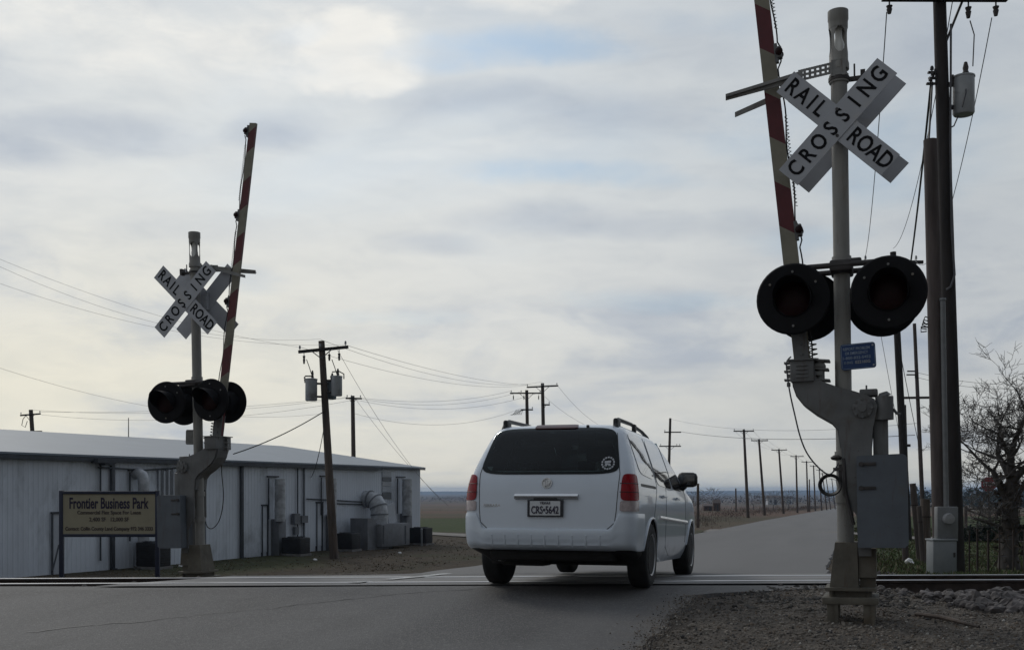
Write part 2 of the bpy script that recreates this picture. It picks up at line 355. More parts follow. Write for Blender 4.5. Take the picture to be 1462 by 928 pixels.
M['stone'] = mat('ballast_stone', (.115, .104, .102), .9, 0, .45, 3.0, .3, 30)
M['pebble'] = mat('pebbles', (.155, .136, .117), .9, 0, .55, 4.0)
M['railtop'] = mat('polished_rail', (.45, .45, .46), .32, .9, .1, 20, stretch=(.1, 10, 10))
M['railside'] = mat('rusty_rail', (.06, .045, .04), .75, .3, .3, 6)
M['tie'] = mat('sleeper_wood', (.05, .042, .037), .9, 0, .3, 6)
M['stopred'] = mat('stop_sign_red', (.22, .02, .028), .5)
M['paintline'] = mat('worn_road_paint', (.50, .50, .49), .7, 0, .2, 3, col2=(.12, .12, .12), c2amt=.45, c2scale=6)
M['tar'] = mat('crack_filler', (.028, .027, .028), .6)
M['concrete'] = mat('crossing_concrete', (.20, .193, .19), .8, 0, .2, 2, .3, 60, col2=(.10, .095, .093), c2amt=.4, c2scale=1.5, stretch=(.3, 1, 1))
M['litter'] = mat('white_litter', (.75, .75, .75), .6)
M['barn'] = mat('barn_brown', (.10, .065, .05), .8)
M['barnroof'] = mat('barn_roof', (.16, .13, .12), .7)
M['housew'] = mat('far_white_wall', (.55, .56, .58), .7)

# ------------------------------------------------------------------ the ground, one sheet to the horizon
def ground_mat():
    m = bpy.data.materials.new('ground'); m.use_nodes = True; t = m.node_tree; b = t.nodes['Principled BSDF']
    b.inputs['Roughness'].default_value = .95; b.inputs['Specular IOR Level'].default_value = .15
    tcn = t.nodes.new('ShaderNodeTexCoord'); vec = tcn.outputs['Object']
    at = t.nodes.new('ShaderNodeAttribute'); at.attribute_name = 'zone'
    sp = t.nodes.new('ShaderNodeSeparateColor'); t.links.new(at.outputs['Color'], sp.inputs[0])
    big = noise(t, vec, .35, 6, .65, .3).outputs['Fac']; mid = noise(t, vec, 2.2, 6, .65).outputs['Fac']; fine = noise(t, vec, 38, 4, .7).outputs['Fac']
    vo = t.nodes.new('ShaderNodeTexVoronoi'); vo.inputs['Scale'].default_value = 34; t.links.new(vec, vo.inputs['Vector'])
    dry = mixc(t, ramp(t, mid, [(.3, 0), (.7, 1)]), (.056, .044, .032), (.092, .072, .052))
    dry = mixc(t, mth(t, 'MULTIPLY', ramp(t, big, [(.5, 0), (.68, 1)]), .7), dry, (.05, .056, .028))
    green = mixc(t, ramp(t, mid, [(.3, 0), (.7, 1)]), (.036, .058, .018), (.066, .088, .030))
    green = mixc(t, mth(t, 'MULTIPLY', ramp(t, big, [(.5, 0), (.7, 1)]), .6), green, (.095, .08, .05))
    grav = mixc(t, ramp(t, vo.outputs['Color'], [(.2, 0), (.8, 1)]), (.080, .068, .058), (.18, .156, .132))
    grav = mixc(t, ramp(t, mid, [(.36, 0), (.66, 1)]), grav, mixc(t, fine, (.055, .048, .043), (.11, .098, .088)))
    far = noise(t, vec, .012, 3, .5).outputs['Fac']
    fld = mixc(t, ramp(t, far, [(.42, 0), (.56, 1)]), (.150, .095, .072), (.10, .085, .058))
    c = mixc(t, sp.outputs[0], dry, grav); c = mixc(t, sp.outputs[1], c, green); c = mixc(t, sp.outputs[2], c, fld)
    c = mixc(t, mth(t, 'MULTIPLY', fine, .35), c, (.045, .04, .035))
    t.links.new(c, b.inputs['Base Color'])
    bn = t.nodes.new('ShaderNodeBump'); bn.inputs['Strength'].default_value = .7; bn.inputs['Distance'].default_value = .02
    t.links.new(mth(t, 'ADD', fine, mth(t, 'MULTIPLY', vo.outputs['Distance'], .8)), bn.inputs['Height']); t.links.new(bn.outputs[0], b.inputs['Normal'])
    return m
def span(a, b, st): return list(np.arange(a, b-1e-6, st))
def geo(a, b, k):
    o = [a]
    while o[-1] < b: o.append(o[-1]*k)
    return o
def edge_r(s, c): return -1.45 if c < 10.6 else (-1.45+1.2*sm((c-10.6)/1.2) if c < 16 else -.3)
def edge_l(c): return -7.25+1.45*sm((c-14.3)/1.6)-.5*sm((c-20)/40) if c > 12.2 else -7.25-6.0*sm((12.2-c)/1.6)
def ground_z(X, Y):
    z = gz(X, Y); c = Y-.048*X; s, L = LS(X, Y)
    if s > -12:
        z -= .07*sm((L-edge_l(c)+.25)/.35)*sm((edge_r(s, c)+.2-L)/.35)
    return z
xs0 = span(-30, 30, .4); xr = geo(30, 8000, 1.18)
GX = [-x for x in xr[::-1]]+xs0[1:]+xr
GY = span(-40, 6, 2)+span(6, 20, .2)+span(20, 72, .8)+span(72, 300, 5)+geo(300, 9000, 1.1)
gb = MB(); gb.grid([[(x, y, ground_z(x, y)) for x in GX] for y in GY])
ground = gb.build('ground', ground_mat()); tag(ground, kind='structure')
ca = ground.data.color_attributes.new('zone', 'FLOAT_COLOR', 'POINT')
buf = []
for x, y, z in gb.v:
    c = y-.048*x; s, L = LS(x, y); n = mnoise.noise(Vector((x*.13, y*.13, 3)))
    g = 1-sm((c-14.9-1.2*n)/1.2)
    gr = sm((L-.1+.5*n)/.9) if L > -2 else .55*sm((n+.05)/.4)*(1 if y < 62 else 0)
    if y > 62: gr = max(gr*(y < 130), sm((y-74)/3)*(1-sm((y-114)/6)) if L < -9 else gr*(y < 130))
    f = sm((y-116)/8) if L < 0 else sm((y-110)/30)
    if L < 0 and L > -16 and y > 60: f = max(f, sm((y-74)/8)); gr *= 1-f
    buf += [g, gr*(1-g), f, 1]
ca.data.foreach_set('color', buf)

def road_mat():
    m = bpy.data.materials.new('asphalt'); m.use_nodes = True; t = m.node_tree; b = t.nodes['Principled BSDF']
    tcn = t.nodes.new('ShaderNodeTexCoord'); vec = tcn.outputs['Object']
    rt = t.nodes.new('ShaderNodeMapping'); rt.inputs['Rotation'].default_value = (0, 0, TH); t.links.new(vec, rt.inputs[0])
    st = t.nodes.new('ShaderNodeMapping'); st.inputs['Scale'].default_value = (1.0, .10, 1); t.links.new(rt.outputs[0], st.inputs[0])
    lane = noise(t, st.outputs[0], .8, 4, .5).outputs['Fac']; blot = noise(t, vec, .55, 7, .62, .4).outputs['Fac']
    ag = t.nodes.new('ShaderNodeTexVoronoi'); ag.inputs['Scale'].default_value = 75; t.links.new(vec, ag.inputs['Vector'])
    fine = noise(t, vec, 60, 3, .7).outputs['Fac']
    c = mixc(t, ramp(t, lane, [(.3, 0), (.7, 1)]), (.064, .062, .063), (.094, .091, .091))
    c = mixc(t, mth(t, 'MULTIPLY', ramp(t, blot, [(.47, 0), (.68, 1)]), .75), c, (.050, .048, .048))
    c = mixc(t, mth(t, 'MULTIPLY', ramp(t, ag.outputs['Color'], [(.55, 0), (.95, 1)]), .6), c, (.20, .19, .185))
    crk = t.nodes.new('ShaderNodeTexVoronoi'); crk.feature = 'DISTANCE_TO_EDGE'; crk.inputs['Scale'].default_value = .33
    wv = t.nodes.new('ShaderNodeMapping'); t.links.new(vec, wv.inputs[0])
    wn = noise(t, vec, 1.3, 6, .6); wm = t.nodes.new('ShaderNodeVectorMath'); wm.operation = 'MULTIPLY_ADD'
    t.links.new(wn.outputs['Color'], wm.inputs[0]); wm.inputs[1].default_value = (1.6, 1.6, 0); t.links.new(vec, wm.inputs[2]); t.links.new(wm.outputs[0], crk.inputs['Vector'])
    ck = mth(t, 'MULTIPLY', ramp(t, crk.outputs['Distance'], [(0, 1), (.008, 0)], 'LINEAR'), ramp(t, noise(t, vec, .4, 3).outputs['Fac'], [(.52, 0), (.68, .35)]))
    c = mixc(t, ck, c, (.025, .024, .024))
    sx_ = t.nodes.new('ShaderNodeSeparateXYZ'); t.links.new(vec, sx_.inputs[0])
    lat = mth(t, 'SUBTRACT', mth(t, 'MULTIPLY', sx_.outputs[0], CS), mth(t, 'MULTIPLY', sx_.outputs[1], SN))       # across the road
    stn = ramp(t, noise(t, st.outputs[0], 2.6, 5, .6).outputs['Fac'], [(.56, 0), (.74, 1)])                         # oil drips in the lanes
    c = mixc(t, mth(t, 'MULTIPLY', stn, .4), c, (.035, .034, .034))
    whl = mth(t, 'ABSOLUTE', mth(t, 'SUBTRACT', mth(t, 'ABSOLUTE', mth(t, 'ADD', lat, 2.95)), .80))
    c = mixc(t, mth(t, 'MULTIPLY', ramp(t, whl, [(.05, 1), (.42, 0)]), .22), c, (.15, .147, .145))                 # polished wheel tracks
    dst = mth(t, 'ADD', mth(t, 'MULTIPLY', mth(t, 'ADD', lat, 1.95), 1.1), mth(t, 'MULTIPLY', mth(t, 'SUBTRACT', noise(t, vec, 2.0, 6, .65).outputs['Fac'], .5), 2.2))
    c = mixc(t, mth(t, 'MULTIPLY', mth(t, 'MULTIPLY', ramp(t, dst, [(0, 0), (.75, 1)]), mth(t, 'LESS_THAN', sx_.outputs[1], 11.0)), .75), c, mixc(t, fine, (.075, .066, .06), (.14, .125, .112)))   # dirt drifting on to the edge
    older = mth(t, 'ADD', sx_.outputs[1], mth(t, 'MULTIPLY', noise(t, vec, 1.1, 5, .6).outputs['Fac'], 1.2))     # older, paler paving beyond the crossing
    c = mixc(t, mth(t, 'MULTIPLY', ramp(t, mth(t, 'MULTIPLY', mth(t, 'SUBTRACT', older, 15.2), 1.0), [(0, 0), (.6, 1)]), .8), c, mixc(t, lane, (.135, .13, .128), (.175, .168, .165)))
    t.links.new(c, b.inputs['Base Color']); b.inputs['Roughness'].default_value = .7; b.inputs['Specular IOR Level'].default_value = .3
    bn = t.nodes.new('ShaderNodeBump'); bn.inputs['Strength'].default_value = .45; bn.inputs['Distance'].default_value = .006
    t.links.new(mth(t, 'SUBTRACT', mth(t, 'ADD', fine, ag.outputs['Distance']), ck), bn.inputs['Height']); t.links.new(bn.outputs[0], b.inputs['Normal'])
    return m
M['road'] = road_mat()
rb = MB(); rows = []
for s in span(-14, 2, 1)+span(2, 26, .2)+span(26, 110, 1.2)+span(110, 900, 12):
    x0, y0 = XY(s, -4); c = y0-.048*x0
    xl, yl = XY(s, -7.3); xr_, yr_ = XY(s, -1)
    eL = edge_l(yl-.048*xl)+.10*mnoise.noise(Vector((s*.9, 1, 0))); eR = edge_r(s, yr_-.048*xr_)+(.16*mnoise.noise(Vector((s*.8, 5, 0)))+.05*mnoise.noise(Vector((s*4, 5, 0))))*(1 if s < 14 else .3)
    row = []
    for k, u in enumerate([0]+[i/24 for i in range(25)]+[1]):
        L = eL+(eR-eL)*u; X, Y = XY(s, L); z = roadz(X, Y)+.012*math.sin(math.pi*u)
        if k in (0, 26): z -= .14; X, Y = XY(s, L+(-.05 if k == 0 else .05))
        row.append((X, Y, z))
    rows.append(row)
rb.grid(rows); road = rb.build('road', M['road']); tag(road, kind='structure')

# the cross street beyond the crossing, met by the road
p1, p2, p0 = hit(600, 762), hit(1035, 756.5), hit(1260, 757)
sb = MB(); ln = []
for a in np.linspace(-2.2, 2.6, 130):
    q = p1.lerp(p2, a)
    ln.append([(q.x, q.y-2.1, ground_z(q.x, q.y-2.1)+.05), (q.x, q.y, ground_z(q.x, q.y)+.08), (q.x, q.y+2.1, ground_z(q.x, q.y+2.1)+.05)])
sb.grid(ln); tag(sb.build('side_road', mat('side_asphalt', (.17, .155, .14), .85, 0, .15, 1.0)), kind='structure')

# concrete crossing surface between and beside the rails
cb = MB()
def track_pt(c, X, dzv=0.0):
    Y = c+.048*X; return (X, Y, roadz(X, Y)+dzv)
def xl_at(c): return None
for c0, c1 in ((11.72, 12.13), (12.30, 13.60), (13.77, 14.25)):
    rws = []
    for i in range(60):
        u = i/59; rw = []
        for k in range(5):
            c = c0+(c1-c0)*k/4
            # road edges at this c: solve L = const for X  (L = X*CS - (c+.048X)*SN)
            Xl = (-7.7+c*SN)/(CS-.048*SN); Xr = (-.1+c*SN)/(CS-.048*SN)
            rw.append(track_pt(c, Xl+(Xr-Xl)*u, .024))
        rws.append(rw)
    cb.grid(rws)
tag(cb.build('crossing_surface', M['concrete']), kind='structure')

fb = MB()
for c0, c1 in ((12.135, 12.295), (13.605, 13.765)):
    rws = []
    for i in range(50):
        u = i/49; rw = []
        for c in (c0, c1):
            Xl = (-7.7+c*SN)/(CS-.048*SN); Xr = (-.1+c*SN)/(CS-.048*SN); rw.append(track_pt(c, Xl+(Xr-Xl)*u, .0165))
        rws.append(rw)
    fb.grid(rws)
tag(fb.build('flangeway', M['tar']), kind='structure')

# painted line remains, and the long filled crack
pm = MB()
for s0, s1 in ((10.9, 11.25), (11.75, 13.6)):
    pm.grid([[(*XY(s, -5.25+dl+.04*(s-11)), roadz(*XY(s, -5.25+dl))+.034) for dl in (-.07, .07)] for s in np.linspace(s0, s1, 14)])
tag(pm.build('road_marking', M['paintline']), kind='structure')
cr = MB(); ck = [(40, 905), (130, 895), (215, 888), (300, 878), (380, 871), (450, 862), (505, 857), (560, 851), (620, 846), (690, 842)]
pts = []
for i in range(len(ck)-1):
    for k in range(6):
        px = ck[i][0]+(ck[i+1][0]-ck[i][0])*k/6; py = ck[i][1]+(ck[i+1][1]-ck[i][1])*k/6
        pts.append(hit(px, py)+Vector((rng.uniform(-.03, .03), rng.uniform(-.03, .03), 0)))
rw = []
for i, p in enumerate(pts):
    d = (pts[min(i+1, len(pts)-1)]-pts[max(i-1, 0)]); d.z = 0; d.normalize(); nrm = Vector((-d.y, d.x, 0)); w = rng.uniform(.004, .013)
    u = 0
    rw.append([(q.x, q.y, roadz(q.x, q.y)+.0165) for q in (p-nrm*w, p+nrm*w)])
cr.grid(rw); tag(cr.build('road_crack', M['tar']), kind='structure')

# ------------------------------------------------------------------ railway track on its ballast
bb = MB(); rws = []
prof = [(10.2, -.2), (10.9, -.10), (11.45, -.05), (11.9, -.045), (12.95, -.075), (14.0, -.115), (14.5, -.14), (15.2, -.42), (16.6, -.95), (17.2, -1.3)]
for X in span(-70, 70.01, .25):
    rw = []
    for c, z in prof:
        Y = c+.048*X; rw.append((X, Y, z+.035*mnoise.noise(Vector((X*2.2, Y*2.2, 0)))+.02*mnoise.noise(Vector((X*7, Y*7, 2)))))
    rws.append(rw)
bb.grid(rws); tag(bb.build('ballast_bed', mat('ballast_bed', (.075, .068, .066), .95, 0, .5, 14, .8, 30)), kind='structure')

trk = thing('railway_track', 'single railway track with worn shiny rails crossing the road', 'railway track')
prof_r = [(-.065, -.17), (.065, -.17), (.065, -.155), (.012, -.135), (.012, -.04), (.035, -.03), (.036, -.004), (.03, 0), (-.03, 0), (-.036, -.004), (-.035, -.03), (-.012, -.04), (-.012, -.135), (-.065, -.155)]
for c in (12.215, 13.685):
    b_ = MB(); n = len(prof_r); vs = []
    for X in (-70, 70):
        Yc = c+.048*X; zt = float(np.interp(c, *PR))+.03
        vs += [(X-.048*q, Yc+q, zt+z) for q, z in prof_r]
    fs = [(i, (i+1) % n, n+(i+1) % n, n+i) for i in range(n)]
    for i, f in enumerate(fs): b_.f.append(f); b_.m.append(1 if i in (6, 7, 8) else 0)
    b_.v = vs
    o = b_.build('rail', [M['railside'], M['railtop']], trk, angle=25)
for i in range(-45, 46):
    X = i*.62+rng.uniform(-.03, .03)
    xl, xr2 = (-7.7+12.95*SN)/(CS-.048*SN), (12.95*SN)/(CS-.048*SN)
    if xl-.2 < X < xr2+.2: continue
    MB().box((X, 12.95+.048*X, -.075), (.22, 2.6, .12), Matrix.Rotation(.048, 3, 'Z') @ Matrix.Rotation(-.042, 3, 'X'), bev=.01).build('sleeper', M['tie'], trk)

def stones(name, spots, mt, sub=1):
    mts = mt if isinstance(mt, list) else [mt]
    """many small broken stones as one object"""
    bm = bmesh.new(); bmesh.ops.create_icosphere(bm, subdivisions=sub, radius=1); bv = [v.co.copy() for v in bm.verts]; bm.verts.index_update()
    bf = [[v.index for v in f.verts] for f in bm.faces]; bm.free(); b_ = MB()
    for p, r in spots:
        q = Matrix.Rotation(rng.uniform(0, 6.3), 3, rng.choice('XYZ')) @ Matrix.Rotation(rng.uniform(0, 6.3), 3, 'Z')
        sc = Vector((rng.uniform(.8, 1.3), rng.uniform(.6, 1.0), rng.uniform(.5, .85)))*r; of = Vector((rng.random()*50, rng.random()*50, 0))
        b_.add([p+q @ Vector([v[k]*sc[k]*(1+.55*mnoise.noise(v*1.3+of)+.2*mnoise.noise(v*3.1+of)) for k in range(3)]) for v in bv], bf, rng.choices(range(len(mts)), [8, 3, .6, 2][:len(mts)])[0])
    o = b_.build(name, mts, smooth=False, normals=False); return tag(o, kind='stuff')
sp_ = []
for _ in range(2700):
    X = rng.uniform(3.3, 9.5); c = rng.gauss(10.2, .75)
    if not 8.7 < c < 11.45: continue
    Y = c+.048*X
    edge = sm((X-3.95-max(0, 9.9-c)*.9)/.8)
    if rng.random() > edge: continue
    h = .17*sm((X-3.9)/.9)*math.exp(-((c-10.5)/.7)**2)
    sp_.append((Vector((X, Y, gz(X, Y)+h*rng.uniform(.3, 1.0)-.01)), rng.uniform(.03, .085)))
tag(stones('ballast_stones', sp_, M['stone'], 2), 'heap of broken grey-brown ballast stones beside the rails', 'stones')
sp_ = []
for _ in range(5200):
    X = rng.uniform(-11, 11); c = rng.uniform(10.7, 16.2); Y = c+.048*X; s, L = LS(X, Y)
    if -8 < L < .2: continue
    z = float(np.interp(c, [p[0] for p in prof], [p[1] for p in prof]))
    sp_.append((Vector((X, Y, max(z, gz(X, Y))+rng.uniform(-.02, .02))), rng.uniform(.02, .05)))
tag(stones('track_ballast', sp_, mat('track_ballast', (.095, .085, .08), .95, 0, .5, 3), 1), 'small dark ballast stones lying along the railway track', 'stones')
sp_ = []
for _ in range(19000):
    Y = 6.8+5.0*rng.random()**1.2; X = rng.uniform(.3, .52*Y+.3); s, L = LS(X, Y)
    er = edge_r(s, Y-.048*X)
    if L < er-.05+.5*rng.random()**2: continue
    if Y-.048*X > 11.6: continue
    sp_.append((Vector((X, Y, gz(X, Y)+.002)), rng.choice((.006, .008, .009, .012, .014, .016, .008, .007, .022))*rng.uniform(.55, 1.05)))
for _ in range(1500):                                   # loose grit scattered on to the asphalt edge
    s = rng.uniform(5.5, 10.9); L = -1.38-abs(rng.gauss(0, .13)); X, Y = XY(s, L)
    sp_.append((Vector((X, Y, roadz(X, Y)+.014)), rng.uniform(.003, .010)))
tag(stones('gravel', sp_, [M['pebble'], mat('pebbles_brown', (.125, .098, .076), .9, 0, .4, 4.0), mat('pebbles_pale', (.30, .285, .26), .9, 0, .3, 4.0), mat('pebbles_dark', (.05, .047, .046), .9, 0, .4, 4.0)], 1), 'loose brown gravel covering the near road shoulder', 'gravel')
sp_ = []
for px, py, n in ((1100, 852, 26), (1075, 862, 14), (1160, 858, 26), (1130, 843, 26), (1235, 852, 40), (1180, 868, 18), (1045, 875, 10), (1285, 862, 40)):   # lumps of broken asphalt and earth
    for _ in range(n):
        p = hit(px+rng.gauss(0, 24), py+rng.gauss(0, 4.5)); r = rng.uniform(.012, .045); sp_.append((p+Vector((0, 0, -r*.15)), r))
tag(stones('asphalt_rubble', sp_, mat('asphalt_rubble', (.062, .057, .053), .95, 0, .4, 6), 2), 'dark broken asphalt lumps around the right signal base', 'rubble')

# ------------------------------------------------------------------ grass, weeds, far woods
def blades(name, n, pick, cols, hmin, hmax, label, cat, wid=.012):
    b_ = MB()
    for _ in range(n):
        q = pick()
        if q is None: continue
        X, Y = q; z = ground_z(X, Y)-.01
        for _k in range(3):
            a = rng.uniform(0, 6.3); h = rng.uniform(hmin, hmax); w = wid*rng.uniform(.7, 1.5)*(1+Y*.03); ox, oy = rng.gauss(0, .05), rng.gauss(0, .05)
            lx, ly = rng.gauss(0, .4)*h, rng.gauss(0, .4)*h
            b_.add([(X+ox-w*math.cos(a), Y+oy-w*math.sin(a), z), (X+ox+w*math.cos(a), Y+oy+w*math.sin(a), z), (X+ox+lx, Y+oy+ly, z+h)], [(0, 1, 2)], rng.randrange(len(cols)))
    o = b_.build(name, cols, smooth=False, normals=False); tag(o, label, cat, kind='stuff'); return o
gdry = [mat('dry_grass_%s' % n, c, .9, 0, .25, 3) for n, c in (('tan', (.15, .115, .08)), ('brown', (.115, .088, .062)), ('olive', (.10, .09, .056)))]
ggrn = [mat('green_grass_%s' % n, c, .9, 0, .25, 3) for n, c in (('fresh', (.055, .088, .024)), ('olive', (.068, .078, .032)), ('straw', (.10, .086, .05)))]
def pick_left():
    Y = rng.uniform(14.5, 64); X = rng.uniform(-.5*Y, .1*Y); s, L = LS(X, Y)
    if L > -7.7 or Y-.048*X < 14.9: return None
    if mnoise.noise(Vector((X*.3, Y*.3, 9)))+rng.uniform(-.4, .4) < -.1: return None
    # not under the warehouse
    if (X-WC.x)*WNX+(Y-WC.y)*WNY > -.3 and Y < 60: return None
    return X, Y
def pick_right():
    Y = rng.uniform(14.2, 62); X = rng.uniform(.2*Y, .5*Y+1); s, L = LS(X, Y)
    if L < .1+.25*rng.random() or Y-.048*X < 15.2: return None
    return X, Y
# warehouse frame, needed by the grass picker: the eave corner at the far right and the wall's run
WC = Vector(((600-CX)/FPX*58.8, 58.8, 0)); WL = Vector(((0-CX)/FPX*34.8, 34.8, 0))
wd = (WL-WC).normalized(); WNX, WNY = -abs(wd.y), -wd.x*1.0
if WNX*wd.x+WNY*wd.y > 1e-6: WNY = -WNY
if WNY < 0: WNX, WNY = -WNX, -WNY                      # the normal that points away from the camera
blades('dry_grass', 10000, pick_left, gdry, .02, .07, 'dormant brown grass between the crossing and the metal warehouse', 'grass')
blades('green_grass', 16000, pick_right, ggrn, .03, .11, 'green grass on the verge right of the far road', 'grass')

def clumps(name, spots, mt, label, cat, twig=False):
    """brush or far woods: each spot a loose cloud of small leaf or twig faces"""
    b_ = MB()
    for (X, Y, w, h, n) in spots:
        z = ground_z(X, Y)
        for _ in range(n):
            u, v, t = rng.gauss(0, .38), rng.gauss(0, .38), rng.random()**(.8 if not twig else 1.2)
            ww = w*(1-.45*t); p = Vector((X+u*ww, Y+v*ww, z+t*h)); r = (.10 if not twig else .30)*h*rng.uniform(.5, 1.3)
            if twig:
                d = Vector((rng.gauss(0, .35), rng.gauss(0, .35), 1))*r; s_ = Vector((rng.uniform(-1, 1), rng.uniform(-1, 1), .2)).normalized()*.022*h*rng.uniform(.4, 1.2)
                b_.add([p-s_, p+s_, p+d], [(0, 1, 2)])
            else:
                a, b2 = Vector((rng.gauss(0, 1), rng.gauss(0, 1), rng.gauss(0, 1))).normalized()*r, Vector((rng.gauss(0, 1), rng.gauss(0, 1), rng.gauss(0, 1))).normalized()*r
                b_.add([p-a, p+b2, p+a, p-b2], [(0, 1, 2, 3)])
    o = b_.build(name, mt, smooth=False, normals=False); tag(o, label, cat, kind='stuff'); return o
M['brush'] = mat('winter_brush', (.080, .052, .042), .95, 0, .35, .6, col2=(.05, .038, .03), c2amt=.4, c2scale=.15)
M['woods'] = mat('winter_woods', (.030, .032, .032), .95, 0, .35, .05, col2=(.055, .042, .034), c2amt=.5, c2scale=.02)
M['evergreen'] = mat('evergreen_woods', (.018, .028, .018), .95, 0, .35, .05)
sp_ = []
for _ in range(230):
    s = 82+rng.random()**1.6*460; L = -9.2-abs(rng.gauss(0, 2.5))-rng.random()*3; X, Y = XY(s, L)
    k = min(1, .45+s/300); sp_.append((X, Y, 2.2*k, rng.uniform(.35, 1.25)*k, 60))
for _ in range(120):
    s = 100+rng.random()*400; L = -14-rng.random()*70; X, Y = XY(s, L); sp_.append((X, Y, 3, rng.uniform(.25, .8), 40))
clumps('roadside_brush', sp_, M['brush'], 'reddish brown leafless brush and tall weeds left of the far road', 'brush', True)
sp_ = []
for _ in range(1500):
    Y = rng.choice((rng.uniform(900, 1500), rng.uniform(1500, 4200))); X = rng.uniform(-.56*Y, .56*Y)
    if mnoise.noise(Vector((X*.002, Y*.0014, 4))) < -.12: continue
    k = 1+Y/4000; sp_.append((X, Y, rng.uniform(18, 60)*k, rng.uniform(4, 8), 26))
clumps('far_woods', sp_, M['woods'], 'distant hazy belt of leafless woods along the horizon', 'woods')
sp_ = []
for _ in range(150):
    Y = rng.uniform(520, 640); X = Y*rng.uniform(.335, .60); sp_.append((X, Y, rng.uniform(9, 16), rng.uniform(6.0, 10.5), 45))
clumps('dark_woods', sp_, M['evergreen'], 'dark tree belt across the field on the right', 'woods')
hb = MB(); rws = []
for X in np.linspace(-6500, 6500, 260):
    h = -6+.0045*X+4.5*mnoise.noise(Vector((X*.0011, 0, 1)))+3*mnoise.noise(Vector((X*.004, 3, 1)))+1.6*mnoise.noise(Vector((X*.02, 3, 1)))
    rws.append([(X, 5200, -20), (X, 5600, -17), (X, 6200, -4), (X, 6600, h), (X, 7400, -19)])
hb.grid(rws); tag(hb.build('hills', M['woods']), kind='structure')

_old_build = MB.build
def _build(s, name, mats, parent=None, world=False, **kw):
    if world and parent is not None:
        l = parent.location; s.v = [(x-l.x, y-l.y, z-l.z) for x, y, z in s.v]
    return _old_build(s, name, mats, parent, **kw)
MB.build = _build

# ------------------------------------------------------------------ metal warehouse
EZ, BZ = 2.39, -1.75
def wt(px, out=0.0):
    """distance along the long wall (0 = far right corner) seen at photo column px, on a plane out metres in front of the wall"""
    ox, oy = WC.x-WNX*out, WC.y-WNY*out; k = (px-CX)/FPX
    return (k*oy-ox)/(wd.x-k*wd.y)
def wp(t, out, z): return Vector((WC.x+wd.x*t-WNX*out, WC.y+wd.y*t-WNY*out, z))
def wz(px, py, out=0.0):
    p = wp(wt(px, out), out, 0); return EYE-(py-HY)/FPX*p.y
WMX = Matrix(((wd.x, -WNX, 0, 0), (wd.y, -WNY, 0, 0), (0, 0, 1, 0), (0, 0, 0, 1)))   # local x along the wall, y out of it
def wbox(b, px0, px1, py0, py1, o0, o1, mi=0, bev=0.0):
    """box on the wall by photo columns and rows, between out distances o0 and o1"""
    t0, t1 = wt(px0, o1), wt(px1, o1); z0, z1 = wz((px0+px1)/2, py1, o1), wz((px0+px1)/2, py0, o1)
    c = wp((t0+t1)/2, (o0+o1)/2, (z0+z1)/2)
    b.box((0, 0, 0), (abs(t1-t0), o1-o0, abs(z1-z0)), mi=mi, M=Matrix.Translation(c) @ WMX, bev=bev)
WLEN, WDEP, RISE = 33.5, 19.1, 1.36
wh = thing('metal_warehouse', 'long low warehouse of pale corrugated metal with shallow roof behind the tracks', 'warehouse', (WC.x, WC.y, BZ))
b = MB(); t = 0; vs = []
while t < WLEN:
    for dt, o in ((0, 0), (.10, 0), (.12, .011), (.16, .011), (.18, 0)): vs.append((t+dt, o))
    t += .20
b.grid([[wp(t, o, BZ-.3) for t, o in vs], [wp(t, o, EZ) for t, o in vs]])
b.build('front_wall', M['wall'], wh, world=True, angle=20)
b = MB()
bk = lambda t, z: wp(t, -WDEP, z)
b.add([wp(0, -.01, BZ-.3), wp(0, -.01, EZ), wp(0, -WDEP/2, EZ+RISE-.03), bk(0, EZ), bk(0, BZ-.3)], [(0, 1, 2, 3, 4)])
b.add([wp(WLEN, -.01, BZ-.3), wp(WLEN, -.01, EZ), wp(WLEN, -WDEP/2, EZ+RISE-.03), bk(WLEN, EZ), bk(WLEN, BZ-.3)], [(0, 1, 2, 3, 4)])
b.add([bk(0, BZ-.3), bk(0, EZ), bk(WLEN, EZ), bk(WLEN, BZ-.3)], [(0, 1, 2, 3)])
b.build('end_wall', M['wall'], wh, world=True, smooth=False)
b = MB()
for o0, z0, o1, z1 in ((.22, EZ+.0, -WDEP/2, EZ+RISE), (-WDEP-.22, EZ, -WDEP/2, EZ+RISE)):
    q = [wp(-.2, o0, z0), wp(WLEN+.2, o0, z0), wp(WLEN+.2, o1, z1), wp(-.2, o1, z1)]
    b.add(q+[p+Vector((0, 0, .07)) for p in q], [(0, 1, 2, 3), (4, 5, 6, 7), (0, 1, 5, 4), (1, 2, 6, 5), (2, 3, 7, 6), (3, 0, 4, 7)])
b.build('roof', M['roof'], wh, world=True, angle=15)
b = MB(); wbox(b, 538, -200, 700-1, 700+1, .0, .01)
b = MB(); t0 = wt(540)
b.box((0, 0, 0), (WLEN-t0, .13, .14), M=Matrix.Translation(wp((t0+WLEN)/2, .19, EZ-.09)) @ WMX)
b.box((0, 0, 0), (t0+.15, .05, .07), M=Matrix.Translation(wp(t0/2-.1, .20, EZ-.04)) @ WMX)
b.build('gutter', M['gutter'], wh, world=True)
for px, w in ((161, 4.6), (345.5, 4.2)):
    b = MB(); z = BZ; p = wt(px, .1)
    b.box((0, 0, 0), (.15, .11, EZ-.12-z), M=Matrix.Translation(wp(p, .09, (EZ-.12+z)/2)) @ WMX, bev=.01)
    b.box((0, 0, 0), (.15, .2, .1), M=Matrix.Translation(wp(p, .16, z+.08)) @ WMX); b.build('downspout', M['gutter'], wh, world=True)
